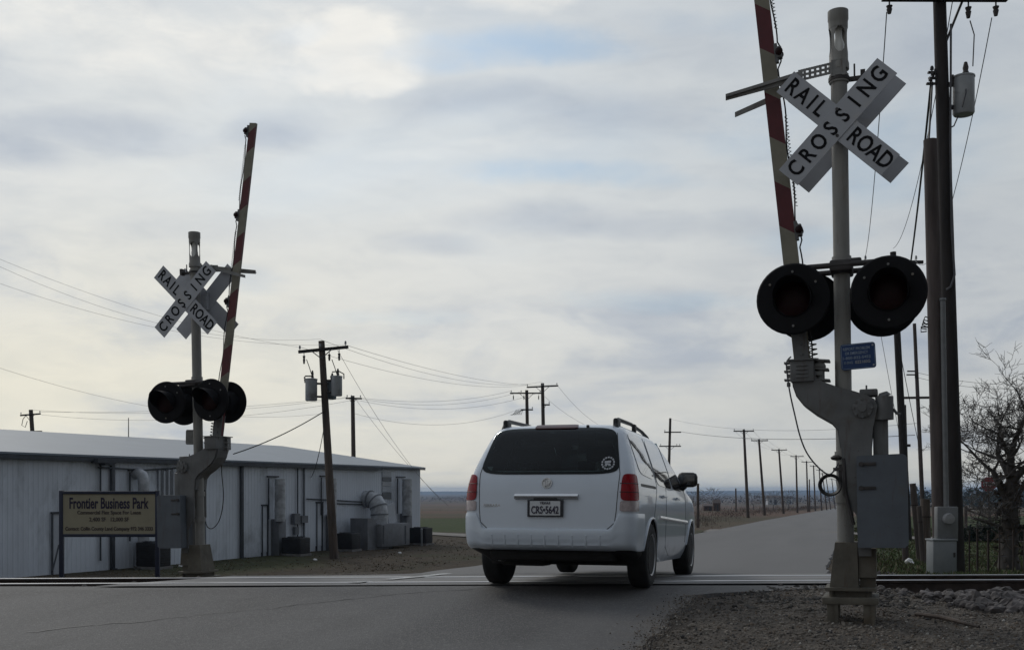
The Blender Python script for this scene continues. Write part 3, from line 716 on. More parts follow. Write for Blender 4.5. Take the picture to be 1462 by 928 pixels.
def wframe(name, px0, px1, py0, py1, m, fm=M['gutter']):
    b = MB(); wbox(b, px0, px1, py0, py1, .0, .045); d = b.build(name, m, wh, world=True, smooth=False)
    t0, t1 = wt(px0), wt(px1); zt, zb = wz((px0+px1)/2, py0), BZ
    f = MB()
    for t in (t0, t1): f.box((0, 0, 0), (.07, .07, zt-zb), M=Matrix.Translation(wp(t, .035, (zt+zb)/2)) @ WMX)
    f.box((0, 0, 0), (abs(t0-t1)+.07, .09, .07), M=Matrix.Translation(wp((t0+t1)/2, .05, zt+.03)) @ WMX)
    o = f.build('frame', fm, None, smooth=False); l = wh.location
    for v in o.data.vertices: v.co -= l
    o.parent = d
    return d
wframe('door', 373, 381, 722, 788, M['wall']); wframe('door', 451, 459, 718, 779, M['wall']); wframe('door', 73, 85, 733, 820, M['doorw'])
# pipes and conduits
def wpipe(name, pts, r, m=M['gutter']):
    b = MB(); b.tube([wp(wt(px, o), o, wz(px, py, o)) for px, py, o in pts], r, 6); return b.build(name, m, wh, world=True)
wpipe('conduit', [(143.5, 664, .08), (143.5, 702, .08), (143.5, 800, .08)], .035)
wpipe('conduit', [(140, 667, .12), (160, 668, .12), (205, 671, .12), (262, 667, .12)], .03)
wpipe('conduit', [(425, 668, .08), (425, 770, .08)], .035); wpipe('conduit', [(434, 668, .08), (434, 770, .08)], .04)
wpipe('conduit', [(438, 712, .06), (480, 714, .06), (528, 717, .06)], .03); wpipe('conduit', [(480, 718.5, .06), (528, 720.5, .06)], .03)
b = MB(); wbox(b, 421, 429, 733, 748, .05, .25); wbox(b, 431, 440, 736, 746, .05, .25); wbox(b, 422, 427, 752, 763, .05, .2); b.build('meter_box', M['ductbox'], wh, world=True)
b = MB(); wbox(b, 140, 166, 655, 661, .1, .45); wbox(b, 150, 163, 660, 664, .1, .4); b.build('junction_box', M['gutter'], wh, world=True)
b = MB()
for k, (y0, y1) in enumerate(((673, 680), (681, 687), (688, 694), (695, 702), (703, 712))): wbox(b, 546, 559, y0, y1, .03, .05, mi=k % 3)
b.build('wall_panel', [M['doorw'], M['ductbox'], M['signwhite']], wh, world=True, smooth=False)
b = MB()
for k in range(7): wbox(b, 227+k*3.4, 229.6+k*3.4, 668+(k % 3)*2, 715-(k*5 % 7), .06, .10+.02*(k % 3), mi=k % 2)
b.build('louvre_panel', [M['doorw'], M['ductbox']], wh, world=True, smooth=False)
b = MB(); b.cyl(wp(wt(389)-1, -WDEP/2, EZ+RISE), wp(wt(389)-1, -WDEP/2, EZ+RISE+1.0), .025, .02, 6); b.build('roof_rod', M['darksteel'], wh, world=True)

GZB = lambda t, o: ground_z(*wp(t, o, 0).xy)
def duct_unit(px0, px1, ytop, ybox, bx0, bx1, label, elbow=False, out=.42):
    """a silver wall duct rising from a grey box"""
    tc_ = (wt((px0+px1)/2, .4)); r = abs(wt(px0, .4)-wt(px1, .4))/2*.62
    base = wp(tc_, out/2, 0); base.z = GZB(tc_, out/2)
    th_ = thing('wall_duct', label, 'duct', base, group='ducts along the warehouse wall')
    zt, zb = wz((px0+px1)/2, ytop, .4), wz((px0+px1)/2, ybox, .4)
    b = MB(); pts = [wp(tc_, .45, zb-.1)]; n = 7
    for i in range(n): pts += [wp(tc_, .45, zb+(zt-zb-.25)*i/(n-1))]
    pts += [wp(tc_, .40, zt-.08), wp(tc_, .22, zt), wp(tc_, .02, zt+.01)] if elbow else [wp(tc_, .45, zt), wp(tc_, .45, zt+.005)]
    rr = [r*(1.05 if i % 2 else .98) for i in range(len(pts))]
    b.tube(pts, rr, 14); b.build('duct', M['duct'], th_, world=True, angle=50)
    b = MB()
    t0, t1 = wt(bx0, .02), wt(bx1, out); zg = base.z-.05
    b.box((0, 0, 0), (abs(t1-t0), out, zb-zg), M=Matrix.Translation(wp((t0+t1)/2, out/2+.02, (zb+zg)/2)) @ WMX, bev=.02)
    b.build('box', M['ductbox'], th_, world=True)
    b = MB(); b.cyl(wp(tc_+r+.12, .1, zb), wp(tc_+r+.12, .1, zt+.05), .035, n=6); b.box((0, 0, 0), (2*r+.3, .1, .06), M=Matrix.Translation(wp(tc_, .06, zt+.12)) @ WMX)
    b.build('bracket', M['gutter'], th_, world=True)
    return th_
duct_unit(194, 213, 676, 772, 197, 208, 'silver elbow duct on the wall above the black condenser behind the business park sign', True)
duct_unit(391, 406, 684, 741, 387, 408, 'silver duct on a tall grey box between a narrow door and twin conduits')
duct_unit(466, 479, 683, 735, 465, 480, 'silver duct on a grey box hidden behind the leaning transformer pole')
duct_unit(574, 586, 684, 733, 571, 588, 'rightmost silver duct at the far corner of the warehouse')
# big elbow duct with its long box
tb = wp(wt(546, 1.2), 1.0, 0); tb.z = GZB(wt(546, 1.2), 1.0)
big = thing('rooftop_style_unit', 'large wrapped elbow duct feeding a long grey air unit on the ground', 'air unit', tb); big.name = 'air_handling_unit'
b = MB(); t_ = wt(526, .2); z0 = wz(526, 701, .2)-.42; zlow = wz(535, 752, .85)
path = [wp(t_, .02, z0+.02), wp(t_, .30, z0+.02), wp(t_, .60, z0-.08), wp(t_, .80, z0-.36), wp(t_, .86, z0-.75), wp(t_, .86, zlow)]
b.tube(path, [.42, .41, .44, .42, .43, .42], 16); b.build('duct', M['duct'], big, world=True, angle=50)
b = MB()
for i in (1, 2, 3, 4):
    d = (path[i+1]-path[i-1]).normalized()*.035; b.cyl(path[i]-d, path[i]+d, .452, n=16)
b.build('strap', M['ductbox'], big, world=True)
b = MB(); wbox(b, 545, 585, 747, 779, .5, 1.7, bev=.02); b.build('cabinet', M['ductbox'], big, world=True)
b = MB(); wbox(b, 578.5, 580, 750, 776, 1.7, 1.72); wbox(b, 547, 548.5, 750, 776, 1.7, 1.72); b.build('seam', M['gutter'], big, world=True)
b = MB()
A0, A1, A2, A3 = [(wt(px, o), o, wz(px, py, o)) for px, py, o in ((518, 735, .9), (524, 735, .9), (547, 778, .9), (520, 778, .9))]
b.prism([(-.0, 0), (1.9, 0), (1.9, 1.55), (1.4, 1.55), (.25, .75), (0, .75)], -.5, .5, M=Matrix.Translation(wp(wt(543, .9), .9, tb.z)) @ WMX)
b.build('transition_box', M['ductbox'], big, world=True)
pt = wp(wt(559, 1.1), 1.1, 0)
pan = thing('metal_sheet', 'white sheet panel leaning on top of the long grey air unit', 'panel', (pt.x, pt.y, wz(559, 748, 1.1)))
b = MB(); z0, z1 = wz(560, 748, 1.1), wz(553, 720, 1.1)
b.box((0, 0, 0), (.75, .03, (z1-z0)*1.03), rot=Matrix.Rotation(R(16), 3, 'Y'), M=Matrix.Translation(wp(wt(559, 1.1), 1.1, (z0+z1)/2+.02)) @ WMX); b.build('sheet', M['doorw'], pan, world=True)
b = MB(); b.tube([wp(wt(560, 1.3)+.3, .9, z0), wp(wt(555, 1.2)+.35, 1.08, z1-.2)], .02, 5); b.build('prop', M['gutter'], pan, world=True)
def condenser(px0, px1, py0, label):
    o1 = 1.6; t0, t1 = wt(px0, .6), wt(px1, o1); tcn_ = (t0+t1)/2; w = min(1.3, max(.75, abs(t1-t0))); base = wp(tcn_, 1.1, 0); base.z = GZB(tcn_, 1.1)
    zt = wz((px0+px1)/2, py0, o1); h = max(.6, zt-base.z)
    u = thing('air_condenser', label, 'condenser', base, rot=(0, 0, math.atan2(wd.y, wd.x)), group='black condensers along the warehouse')
    b = MB(); b.box((0, 0, .05), (w*1.1, 1.1, .1)); b.build('pad', M['concrete'], u)
    b = MB(); b.box((0, 0, .1+(h-.1)/2), (w, 1.0, h-.1), bev=.04)
    for i in range(int(h/.09)-1):
        z = .16+i*.09
        for sy in (-1, 1): b.box((0, sy*.505, z), (w*.9, .02, .03))
        for sx_ in (-1, 1): b.box((sx_*(w/2+.005), 0, z), (.02, .9, .03))
    b.build('cabinet', M['acblack'], u)
    b = MB()
    for r in (.12, .24, .36): b.lathe([(r-.012, h+.012), (r+.012, h+.012), (r+.012, h+.03), (r-.012, h+.03)], 20)
    for k in range(6): b.box((0, 0, h+.035), (.84, .015, .01), rot=Matrix.Rotation(k*math.pi/6, 3, 'Z'))
    b.build('fan_grille', M['gutter'], u)
    return u
condenser(202, 236, 775, 'black air condenser beneath the elbow duct behind the sign')
condenser(405, 440, 768, 'black air condenser under the twin conduits')
condenser(481, 511, 762, 'black air condenser just right of the leaning transformer pole')
condenser(589, 613, 754, 'rightmost black air condenser at the warehouse corner')
p = hit(602, 779)
o = thing('marker_post', 'short white marker post in grass before the rightmost condenser', 'post', p)
b = MB(); b.cyl((0, 0, -.05), (0, 0, .85), .05, n=10); b.build('post', M['meterlight'], o); b = MB(); b.lathe([(.055, .85), (.055, .88), (.03, .91)], 10); b.build('cap', M['signwhite'], o)

# ------------------------------------------------------------------ business park sign
SY = 27.0; sL, sR = P(88, 826, SY), P(225, 826, SY); zb = ground_z(sL.x, sL.y)
sg = thing('roadside_sign', 'beige business park sign with western lettering on two navy posts', 'sign', (sL.x, SY, min(zb, ground_z(sR.x, SY))))
ppm = FPX/SY
W_ = sR.x-sL.x; zt = EYE-(700-HY)/ppm
for x in (0, W_):
    b = MB(); b.box((x, 0, (zt-sg.location.z)/2-.1), (.10, .10, zt-sg.location.z+.2), bev=.008); b.build('post', M['bluepost'], sg)
def sgz(py): return EYE-(py-HY)/ppm-sg.location.z
b = MB(); b.box((W_/2, -.02, (sgz(703)+sgz(765))/2), (W_-.10, .03, sgz(703)-sgz(765))); b.build('board', M['beige'], sg)
b = MB()
for py in (703, 764): b.box((W_/2, -.03, sgz(py)), (W_-.10, .07, .075), bev=.006)
b.build('rail', M['bluepost'], sg)
TX = Matrix.Rotation(R(90), 4, 'X')
def slab(b, body, width, h, cx, cz, bold, M_at, serif=.0):
    """text fitted to a width and a height; optional slab feet"""
    t_ = MB(); t_.text(body, 1.0, Matrix.Identity(4), bold=bold, depth=.003)
    xs = [v[0] for v in t_.v]; ys = [v[1] for v in t_.v]; x0, x1 = min(xs), max(xs); y0, y1 = min(ys), max(ys)
    kx, ky = width/(x1-x0), h/(y1-y0)
    b.add([((x-(x0+x1)/2)*kx+cx, (y-(y0+y1)/2)*ky+cz, z) for x, y, z in t_.v], t_.f, 0, M_at)
    return x0, x1, y0, y1
Mt = Matrix.Translation((W_/2, -.040, 0)) @ TX
w_ = W_-.1
b = MB(); z1 = sgz(718); word = 'Frontier Business Park'
slab(b, word, w_*.86, .285, 0, z1, .022, Mt)
# slab serifs: short feet and caps under and over each letter's stems
ink = b.v[:]
b.build('lettering', M['navyink'], sg, smooth=False)
b = MB(); slab(b, 'Commercial Flex Space For Lease', w_*.69, .125, 0, sgz(732), .02, Mt); slab(b, '2,400 SF   12,000 SF', w_*.43, .12, 0, sgz(741.5), .02, Mt)
slab(b, 'Contact: Collin County Land Company 972 346 3333', w_*.95, .125, 0, sgz(755), .022, Mt); b.build('lettering', M['brownink'], sg, smooth=False)
p = wp(wt(80, .3), .3, 0); p.z = GZB(wt(80, .3), .3)
o = thing('leaning_pole', 'thin dark bar leaning on the warehouse beside its white door', 'bar', p)
b = MB(); a = P(75, 815, p.y-.5)-p; c = P(84, 778, p.y)-p; a.z = max(a.z, -.02); b.tube([a, a.lerp(c, .5), c], .03, 6); b.build('bar', M['gutter'], o)

# ------------------------------------------------------------------ the two crossing signals
PS = 162.8
def mx(py): return 1208-11*(800-py)/785.0
def lx(px, py): return (px-mx(py))/PS
def lz(py): return (885-py)/PS
def lp(px, py): return (lx(px, py), lz(py))
def rolled(a, x, y, z): return Matrix.Translation((x, y, z)) @ Matrix.Rotation(a, 4, 'Y')
def crossing_signal(label, loc, yaw, lean, roll, lights, armlean, lamp_at, left_side, cb_off, cbs):
    g = thing('crossing_signal', label, 'crossing signal', loc, (0, lean, yaw), 'railroad crossing signals')
    b = MB(); b.cyl((0, 0, .15), (0, 0, lz(96)), .070, n=24)
    for py in (112, 372, 712, 650): b.lathe([(.071, lz(py)-.035), (.083, lz(py)-.035), (.083, lz(py)+.035), (.071, lz(py)+.035)], 24)
    b.build('mast', M['mast'], g)
    # bell housing with its windows
    b = MB(); z0, z1 = lz(96), lz(15)
    b.lathe([(.071, z0-.03), (.088, z0-.02), (.088, z0+.03), (.080, z0+.06), (.080, z0+.12), (.073, z0+.12), (.073, z0)], 24)
    b.lathe([(.075, lz(40)), (.082, lz(40)), (.083, z1-.09), (.088, z1-.08), (.088, z1), (0, z1+.008), (0, z1-.01), (.075, z1-.09)], 24)
    for k in range(4):
        a0 = R(45+90*k+12); cols = []
        for i in range(9):
            u = i/8; zz = z0+.12+(lz(40)-z0-.12)*u; half = R(10+24*(2*u-1)**4)
            cols.append([(.080*math.cos(a0+q*half), .080*math.sin(a0+q*half), zz) for q in (-1, -.5, 0, .5, 1)])
        b.grid(cols)
    o = b.build('bell_housing', M['mast'], g)
    b = MB(); b.lathe([(.045, z0+.10), (.05, z0+.2), (.03, z0+.27), (.03, lz(40)+.02)], 16); b.build('bell', M['bell'], o)
    # bracket that keeps the raised gate arm
    b = MB(); x1, x0 = -.05, lx(1143, 110); zc_, h = lz(103)+.02, .10
    nx, nz = 13, 5
    for i in range(nx):
        for k in range(nz):
            if i % 2 == 1 and k in (1, 3): continue
            xa = x1+(x0-x1)*i/nx; xb = x1+(x0-x1)*(i+1)/nx; zz = zc_-h/2+h*k/nz-.03*(i/nx); b.box(((xa+xb)/2, -.085, zz+h/nz/2), (abs(xb-xa), .008, h/nz))
    b.box((0, -.075, zc_), (.12, .02, .14))
    fx = lx(1040, 122)
    b.prism([(x0+.04, zc_+.01), (x0+.04, zc_-.07), (fx, lz(126)), (fx, lz(117))], -.100, -.086); b.box(((x0+fx)/2, -.112, (zc_-.03+lz(122))/2), (abs(fx-x0), .03, .012), rot=Matrix.Rotation(math.atan2(lz(122)-zc_+.03, fx-x0)*-1+math.pi, 3, 'Y'))
    b.box((x0-.02, .02, zc_-.045), (.05, .24, .05))
    f2 = lx(1049, 138)
    b.prism([(x0, zc_-.02), (x0, zc_-.08), (f2, lz(141)), (f2, lz(134))], .10, .115)
    b.build('arm_bracket', M['galv'], g)
    # crossbucks, one to each side of the mast
    for sd in (-1, 1):
        cbk = MB(); rot = Matrix.Translation((cb_off[0 if sd < 0 else 1], 0, lz(181))) @ Matrix.Rotation(0 if sd < 0 else math.pi, 4, 'Z')
        ink_ = MB()
        for ang, yy, kind in ((-45, -.135, 'r'), (45, -.142, 'c')):
            mm = rot @ Matrix.Rotation(-R(ang)-(roll if sd < 0 else -roll), 4, 'Y'); cbk.box((0, yy, 0), (1.22*cbs, .004, .226*cbs), M=mm, bev=.0015)
            lts = [(c, -.51+.146*i) for i, c in enumerate('CROSSING')] if kind == 'c' else [(c, q) for c, q in zip('RAILROAD', (-.525, -.40, -.295, -.20, .20, .315, .43, .545))]
            for ch, q in lts: ink_.text(ch, .20*cbs, mm @ Matrix.Translation((q*cbs, yy-.0035, 0)) @ TX, bold=.004, sx=.80, depth=.0008)
        cbk.box((0, -.10, .0), (.10, .06, .26), M=rot); 
        o = cbk.build('crossbuck', M['signwhite'], g, smooth=False)
        ink_.build('lettering', M['ink'], o, smooth=False)
        b = MB()
        for dz_ in (-.115, .115): b.cyl((0, -.150, dz_), (0, -.13, dz_), .014, n=8, M=rot)
        b.build('bolt', M['darksteel'], o)
    b = MB(); b.box((.09, .02, lz(113)), (.26, .035, .035)); b.box((.20, .03, lz(110)), (.04, .08, .09)); b.cyl((.13, .02, lz(113)), (.13, .02, lz(113)+.13), .008, n=6); b.lathe([(.072, lz(115)), (.09, lz(115)), (.09, lz(110)), (.072, lz(110))], 20)
    b.build('clamp', M['darksteel'], g)
    # crossarm with the flashing light units
    b = MB(); za = lz(383)
    for yy in (-.16, .16): b.cyl((-.42, yy, za), (.42, yy, za+.005), .025, n=10)
    b.box((0, 0, za), (.19, .36, .10), bev=.02); b.box((.1, -.1, za+.03), (.14, .1, .06), bev=.015)
    b.build('crossarm', M['darksteel'], g)
    for (lxo, side, dx_, aim) in lights:
        zc_ = lz(428); mm = Matrix.Translation((lxo+dx_, side*.17, zc_)) @ Matrix.Rotation((0 if side < 0 else math.pi)+aim, 4, 'Z') @ TX
        b = MB(); b.lathe([(.0, .06), (.155, .06), (.17, .075), (.298, .075), (.312, .06), (.309, .045), (.18, .055), (.165, -.02), (.13, -.08), (.05, -.10), (0, -.10)], 40, M=mm)
        b.cyl((0, .16, .0), (0, za-zc_, -.0), .03, n=10, M=mm)
        o = b.build('signal_light', M['disc'], g)
        b = MB(); b.lathe([(.148, .062), (.148, .078), (.12, .095), (.06, .106), (0, .108)], 28, M=mm); b.build('lens', M['lens'], o)
        b = MB(); rws = []
        for i in range(21):
            a = R(-28+236*i/20); t2 = math.sin(max(0, a)) if 0 < a < math.pi else 0; ln = .05+.25*max(0, math.sin((a+R(28))/R(236)*math.pi))**.8
            rws.append([(.160*math.cos(a), .160*math.sin(a), .07), (.160*math.cos(a), .160*math.sin(a), .07+ln*.5), (.157*math.cos(a), .157*math.sin(a), .07+ln)]+[(.154*math.cos(a), .154*math.sin(a), .07+ln), (.154*math.cos(a), .154*math.sin(a), .07)])
        b.grid(rws, M=mm); b.build('hood', M['disc'], o)
        b = MB()
        for a in (35, 90, 145, 270): b.cyl((.235*math.cos(R(a)), .235*math.sin(R(a)), .07), (.235*math.cos(R(a)), .235*math.sin(R(a)), .084), .011, n=8, M=mm)
        b.build('screw', M['galv'], o)
    # blue notice sign
    xs_, zs_ = lx(1225, 511), lz(511); mm = Matrix.Translation((xs_, -.088, zs_)) @ Matrix.Rotation(R(-2.5), 4, 'Y')
    w, h, r = .145, .112, .025; b = MB(); pl = []
    for cx_, cz_, a0 in ((w-r, h-r, 0), (-w+r, h-r, 90), (-w+r, -h+r, 180), (w-r, -h+r, 270)):
        pl += [(cx_+r*math.cos(R(a0+i*18)), cz_+r*math.sin(R(a0+i*18))) for i in range(6)]
    b.prism(pl, -.002, .002, M=mm); o = b.build('notice_sign', M['blue'], g, smooth=False)
    b = MB(); b.prism([(x*.995, z*.995) for x, z in pl], .0025, .006, M=mm); b.box((-.09, .04, 0), (.10, .07, .15), M=mm); b.build('backing_plate', M['galv'], o, smooth=False)
    b = MB()
    for k, (tx, zz, ww) in enumerate((('REPORT PROBLEM', .068, .22), ('OR EMERGENCY', .030, .19), ('1-800-832-5452', -.010, .23))): slab(b, tx, ww, .024, 0, zz, .01, mm @ Matrix.Translation((-.012, -.004, 0)) @ TX)
    slab(b, 'X-ING', .075, .022, -.085, -.050, .01, mm @ Matrix.Translation((0, -.004, 0)) @ TX)
    for a_, b_c in (((-w+.008, h-.008), (w-.008, h-.008)), ((-w+.008, -h+.008), (w-.008, -h+.008))):
        b.box((0, -.0035, a_[1]), (2*w-.03, .002, .004), M=mm)
    for sx_ in (-1, 1): b.box((sx_*(w-.008), -.0035, 0), (.004, .002, 2*h-.03), M=mm)
    b.build('lettering', M['bluetext'], o, smooth=False)
    b = MB(); slab(b, '022160G', .125, .026, .035, -.050, .012, mm @ Matrix.Translation((0, -.005, 0)) @ TX)
    for sz_ in (-1, 1): b.cyl((w-.022, -.008, sz_*(h-.026)), (w-.022, -.002, sz_*(h-.026)), .008, n=8, M=mm)
    b.build('number', M['signwhite'], o, smooth=False)
    # gate mechanism: two S-shaped side plates joined along their lower edge
    Sp = [(1133.7, 514), (1164.4, 514), (1168.5, 541), (1179.8, 546.5), (1197.5, 553.8), (1220.2, 561), (1236.3, 567), (1247, 573), (1251, 583), (1248.4, 596), (1245.2, 612.8), (1243, 640), (1243, 792),
          (1226, 792), (1223, 735), (1204.5, 706), (1203, 640), (1199.2, 614.4), (1189.5, 603), (1168.5, 590), (1152.3, 577), (1142.6, 564), (1137.8, 549.8)]
    pol = [lp(*q) for q in Sp]
    b = MB()
    for y0, y1 in ((-.16, -.135), (.135, .16)): b.prism(pol, y0, y1)
    low = [pol[0]]+pol[:15:-1]
    for (xa, za_), (xb, zb_) in zip(low, low[1:]):
        d = Vector((xb-xa, 0, zb_-za_)); n_ = Vector((-d.z, 0, d.x)).normalized()*.012
        b.add([(xa, -.134, za_), (xb, -.134, zb_), (xb, .134, zb_), (xa, .134, za_), (xa-n_.x, -.134, za_-n_.z), (xb-n_.x, -.134, zb_-n_.z), (xb-n_.x, .134, zb_-n_.z), (xa-n_.x, .134, za_-n_.z)], [(0, 1, 2, 3), (4, 5, 6, 7), (0, 1, 5, 4), (2, 3, 7, 6)])
    hx, hz_ = lp(1231, 585)
    for sy in (-1, 1):
        b.lathe([(0, .0), (.085, .0), (.085, .02), (.06, .028), (0, .028)], 20, M=Matrix.Translation((hx, sy*.16, hz_)) @ Matrix.Rotation(R(90)*(1 if sy < 0 else -1), 4, 'X'))
        for k in range(8): b.cyl((hx+.075*math.cos(k*.785), sy*.16, hz_+.075*math.sin(k*.785)), (hx+.075*math.cos(k*.785), sy*.195, hz_+.075*math.sin(k*.785)), .013, n=6)
        b.cyl((hx, sy*.16, hz_), (hx, sy*.205, hz_), .035, n=12)
    gm = b.build('gate_mechanism', M['mech'], g, angle=30)
    bx, bz_ = lp(1149.5, 530)
    b = MB(); b.box((bx, 0, bz_+.005), (.20, .40, .19), bev=.008)
    for k in range(4): b.box((bx, -.205, bz_+.05-.033*k), (.10, .012, .014), bev=.003)
    b.box((bx, 0, bz_+.10), (.24, .44, .012))
    b.build('clamp_block', M['mech'], gm)
    b = MB(); fx = bx+.10
    for k, (ww, zz) in enumerate(((.13, .095), (.09, .05), (.12, .02), (.07, -.02), (.13, -.075))): b.box((fx+ww/2, -.05, bz_+zz), (ww, .16, .018 if k % 2 == 0 else .035), rot=Matrix.Rotation(R(6), 3, 'Y'), bev=.004)
    b.cyl((fx+.05, -.08, bz_-.1), (fx+.05, -.08, bz_+.1), .035, n=10)
    for k in range(3): b.box((bx-.125, -.05, bz_+.09-.075*k), (.07, .10, .016)); b.cyl((bx-.11, -.06, bz_+.05-.075*k), (bx-.14, -.06, bz_+.05-.075*k), .02, n=8)
    b.build('terminal_bracket', M['galv'], gm)
    b = MB(); m1 = lp(1260, 584); b.cyl((m1[0], -.09, m1[1]-.11), (m1[0], -.09, m1[1]+.09), .075, n=18); b.cyl((m1[0], -.09, m1[1]+.09), (m1[0]-.01, -.09, m1[1]+.125), .06, .035, n=18)
    b.box((lx(1239, 564), -.02, lz(563)), (.15, .20, .06), bev=.012); b.cyl((lx(1236, 560), -.05, lz(560)), (lx(1236, 560), -.05, lz(552)), .008, n=6)
    b.tube([(m1[0]+.07, -.1, m1[1]-.02), (m1[0]+.10, -.1, m1[1]-.06), (m1[0]+.13, -.1, m1[1]-.07)], .013, 6)
    b.box(((lx(1255, 625)), .0, lz(640)), (.125, .20, .52), bev=.02)
    b.build('motor_housing', M['mech'], g)
    for sy in (-1, 1):
        b = MB(); x0, x1_, z0_, z1_ = .11, .515, lz(779), lz(651); rr = .05
        pl = [(x0, z0_), (x1_-.03, z0_), (x1_, z0_+.03), (x1_, z1_-rr)]+[(x1_-rr+rr*math.cos(R(a)), z1_-rr+rr*math.sin(R(a))) for a in (20, 45, 70)]+[(x1_-rr, z1_), (x0+.01, z1_-.01), (x0, z1_-.02)]
        b.prism(pl, sy*.18, sy*.32); o = b.build('counterweight', M['cab'], g, angle=20)
        b = MB()
        for py in (664, 697): b.box((lx(1238, py), sy*.325, lz(py)), (.14, .012, .028), bev=.004); b.cyl((lx(1230, py), sy*.31, lz(py)), (lx(1230, py), sy*.345, lz(py)), .02, n=10)
        b.build('slot', M['darksteel'], o)
    # pedestal on its stilted foundation
    b = MB()
    def tap(x0, x1, xt0, xt1, z0, z1, y): b.add([(x0, -y, z0), (x1, -y, z0), (x1, y, z0), (x0, y, z0), (xt0, -y*.8, z1), (xt1, -y*.8, z1), (xt1, y*.8, z1), (xt0, y*.8, z1)], [(0, 1, 2, 3), (4, 5, 6, 7), (0, 1, 5, 4), (1, 2, 6, 5), (2, 3, 7, 6), (3, 0, 4, 7)])
    sxp = .8 if left_side else 1.0; tap(lx(1187, 836), lx(1226, 836), lx(1194, 773), lx(1224, 773), lz(837), lz(773), .17); tap(lx(1226, 836)+.002, lx(1250, 836), lx(1225, 782)+.002, lx(1249, 782), lz(822), lz(782), .14)
    b.box((lx(1238, 830), 0, lz(829)), (.13, .2, .10)); b.box((lx(1215, 838), 0, lz(838)), (.42, .44, .026)); 
    for px in (1190, 1240): b.cyl((lx(px, 843), -.15, lz(849)), (lx(px, 843), -.15, lz(836)), .022, n=8); b.cyl((lx(px, 843), .15, lz(849)), (lx(px, 843), .15, lz(836)), .022, n=8)
    b.box((lx(1215, 853), 0, lz(854)), (.46, .48, .06), bev=.006)
    b.box((lx(1215, 845), 0, lz(845)), (.33, .3, .07))
    b.build('pedestal', M['ped'], g, angle=25)
    for px, yy in ((1191, -.17), (1240, -.17), (1191, .17), (1240, .17)):
        b = MB(); b.box((lx(px, 872), yy, lz(874)), (.09, .09, .24), bev=.006); b.box((lx(px, 872)+.035, yy, lz(874)), (.03, .12, .22)); b.build('leg', M['ped'], g)
    # the raised gate arm
    ang = armlean; base = Vector((lx(1148, 514), 0, lz(514))); mm = Matrix.Translation(base) @ Matrix.Rotation(ang, 4, 'Y')
    Ln, seg, w0, w1 = (4.62 if left_side else 4.78), .405, (.062 if left_side else .070), (.054 if left_side else .062)
    arm = MB(); z = .02; k = 0; sl = .10
    edges = [.02]+[.38+seg*i for i in range(11)]+[Ln] if not left_side else [.02, .50, .92, 1.33, 1.74, 2.15, 2.57, 2.98, 3.38, 3.80, 4.22, 4.52, Ln]
    for i in range(len(edges)-1):
        a0, a1 = edges[i], edges[i+1]
        s0, s1 = (0 if i == 0 else sl), (0 if i == len(edges)-2 else sl)
        f = lambda zz: w0+(w1-w0)*zz/Ln
        q = [(-f(a0), a0+s0/2), (f(a0), a0-s0/2), (f(a1), a1-s1/2), (-f(a1), a1+s1/2)]
        arm.prism(q, -.022, .022, mi=i % 2 if not left_side else (i+1) % 2, M=mm)
    ga = arm.build('gate_arm', [M['armw'], M['armr']], g, smooth=False)
    b = MB(); b.box((0, -.034, .12), (.12, .02, .40), M=mm); b.box((0, .034, .12), (.12, .02, .40), M=mm)
    for k in range(4): b.cyl((0, -.06, -.02+.09*k), (0, .06, -.02+.09*k), .013, n=8, M=mm)
    b.build('arm_socket', M['mech'], ga)
    cab = MB(); side = .066+.012
    for hgt in lamp_at:
        b = MB(); b.box((side+.022, 0, hgt), (.046, .075, .105), M=mm, bev=.01); b.box((side-.005, 0, hgt), (.03, .05, .17), M=mm)
        o = b.build('gate_lamp', M['mech'], ga)
        b = MB(); 
        for sy in (-1, 1): b.lathe([(.034, 0), (.034, .012), (.02, .022), (0, .024)], 14, M=mm @ Matrix.Translation((side+.022, sy*.038, hgt)) @ Matrix.Rotation(R(90)*(1 if sy < 0 else -1), 4, 'X'))
        b.build('lamp_lens', M['lens'], o)
    pts = []; zz = .0
    while zz < max(lamp_at):
        near = min(abs(zz-h_) for h_ in lamp_at); pts.append(mm @ Vector((.085+.012*math.sin(zz*9)+(.03 if near < .09 else 0), .0, zz))); zz += .06
    cab.tube(pts, .007, 5)
    for h_ in lamp_at[:2]:
        co = [mm @ Vector((.095+.012*math.cos(i*1.05), .012*math.sin(i*1.05), h_+.22+i*.0055)) for i in range(150)]; cab.tube(co, .0035, 4)
    co = [mm @ Vector((.10+.035*math.cos(i*.8), .035*math.sin(i*.8), -.03+i*.0055)) for i in range(44)]; cab.tube(co, .006, 5)
    cab.build('arm_cable', M['cable'], ga)
    # drop wire and its coil
    b = MB(); path = [(1134, 508), (1128, 516), (1129, 535), (1133, 562), (1139, 590), (1146, 620), (1154, 642), (1164, 658), (1176, 671), (1186, 677), (1193, 672), (1199, 661)] if not left_side else [(1156, 560), (1158, 600), (1155, 650), (1160, 690), (1172, 720), (1190, 735), (1205, 728), (1210, 700)]
    pts = [Vector((lx(*q), -.16, lz(q[1]))) for q in path]
    fine_ = []
    for i in range(len(pts)-1):
        p0, p1_, p2_, p3_ = pts[max(i-1, 0)], pts[i], pts[i+1], pts[min(i+2, len(pts)-1)]
        for k in range(5):
            t = k/5; fine_.append(.5*((2*p1_)+(p2_-p0)*t+(2*p0-5*p1_+4*p2_-p3_)*t*t+(3*p1_-p0-3*p2_+p3_)*t**3))
    b.tube(fine_+[pts[-1]], .007, 6)
    b.build('drop_wire', M['cable'] if left_side else M['wire'], g)
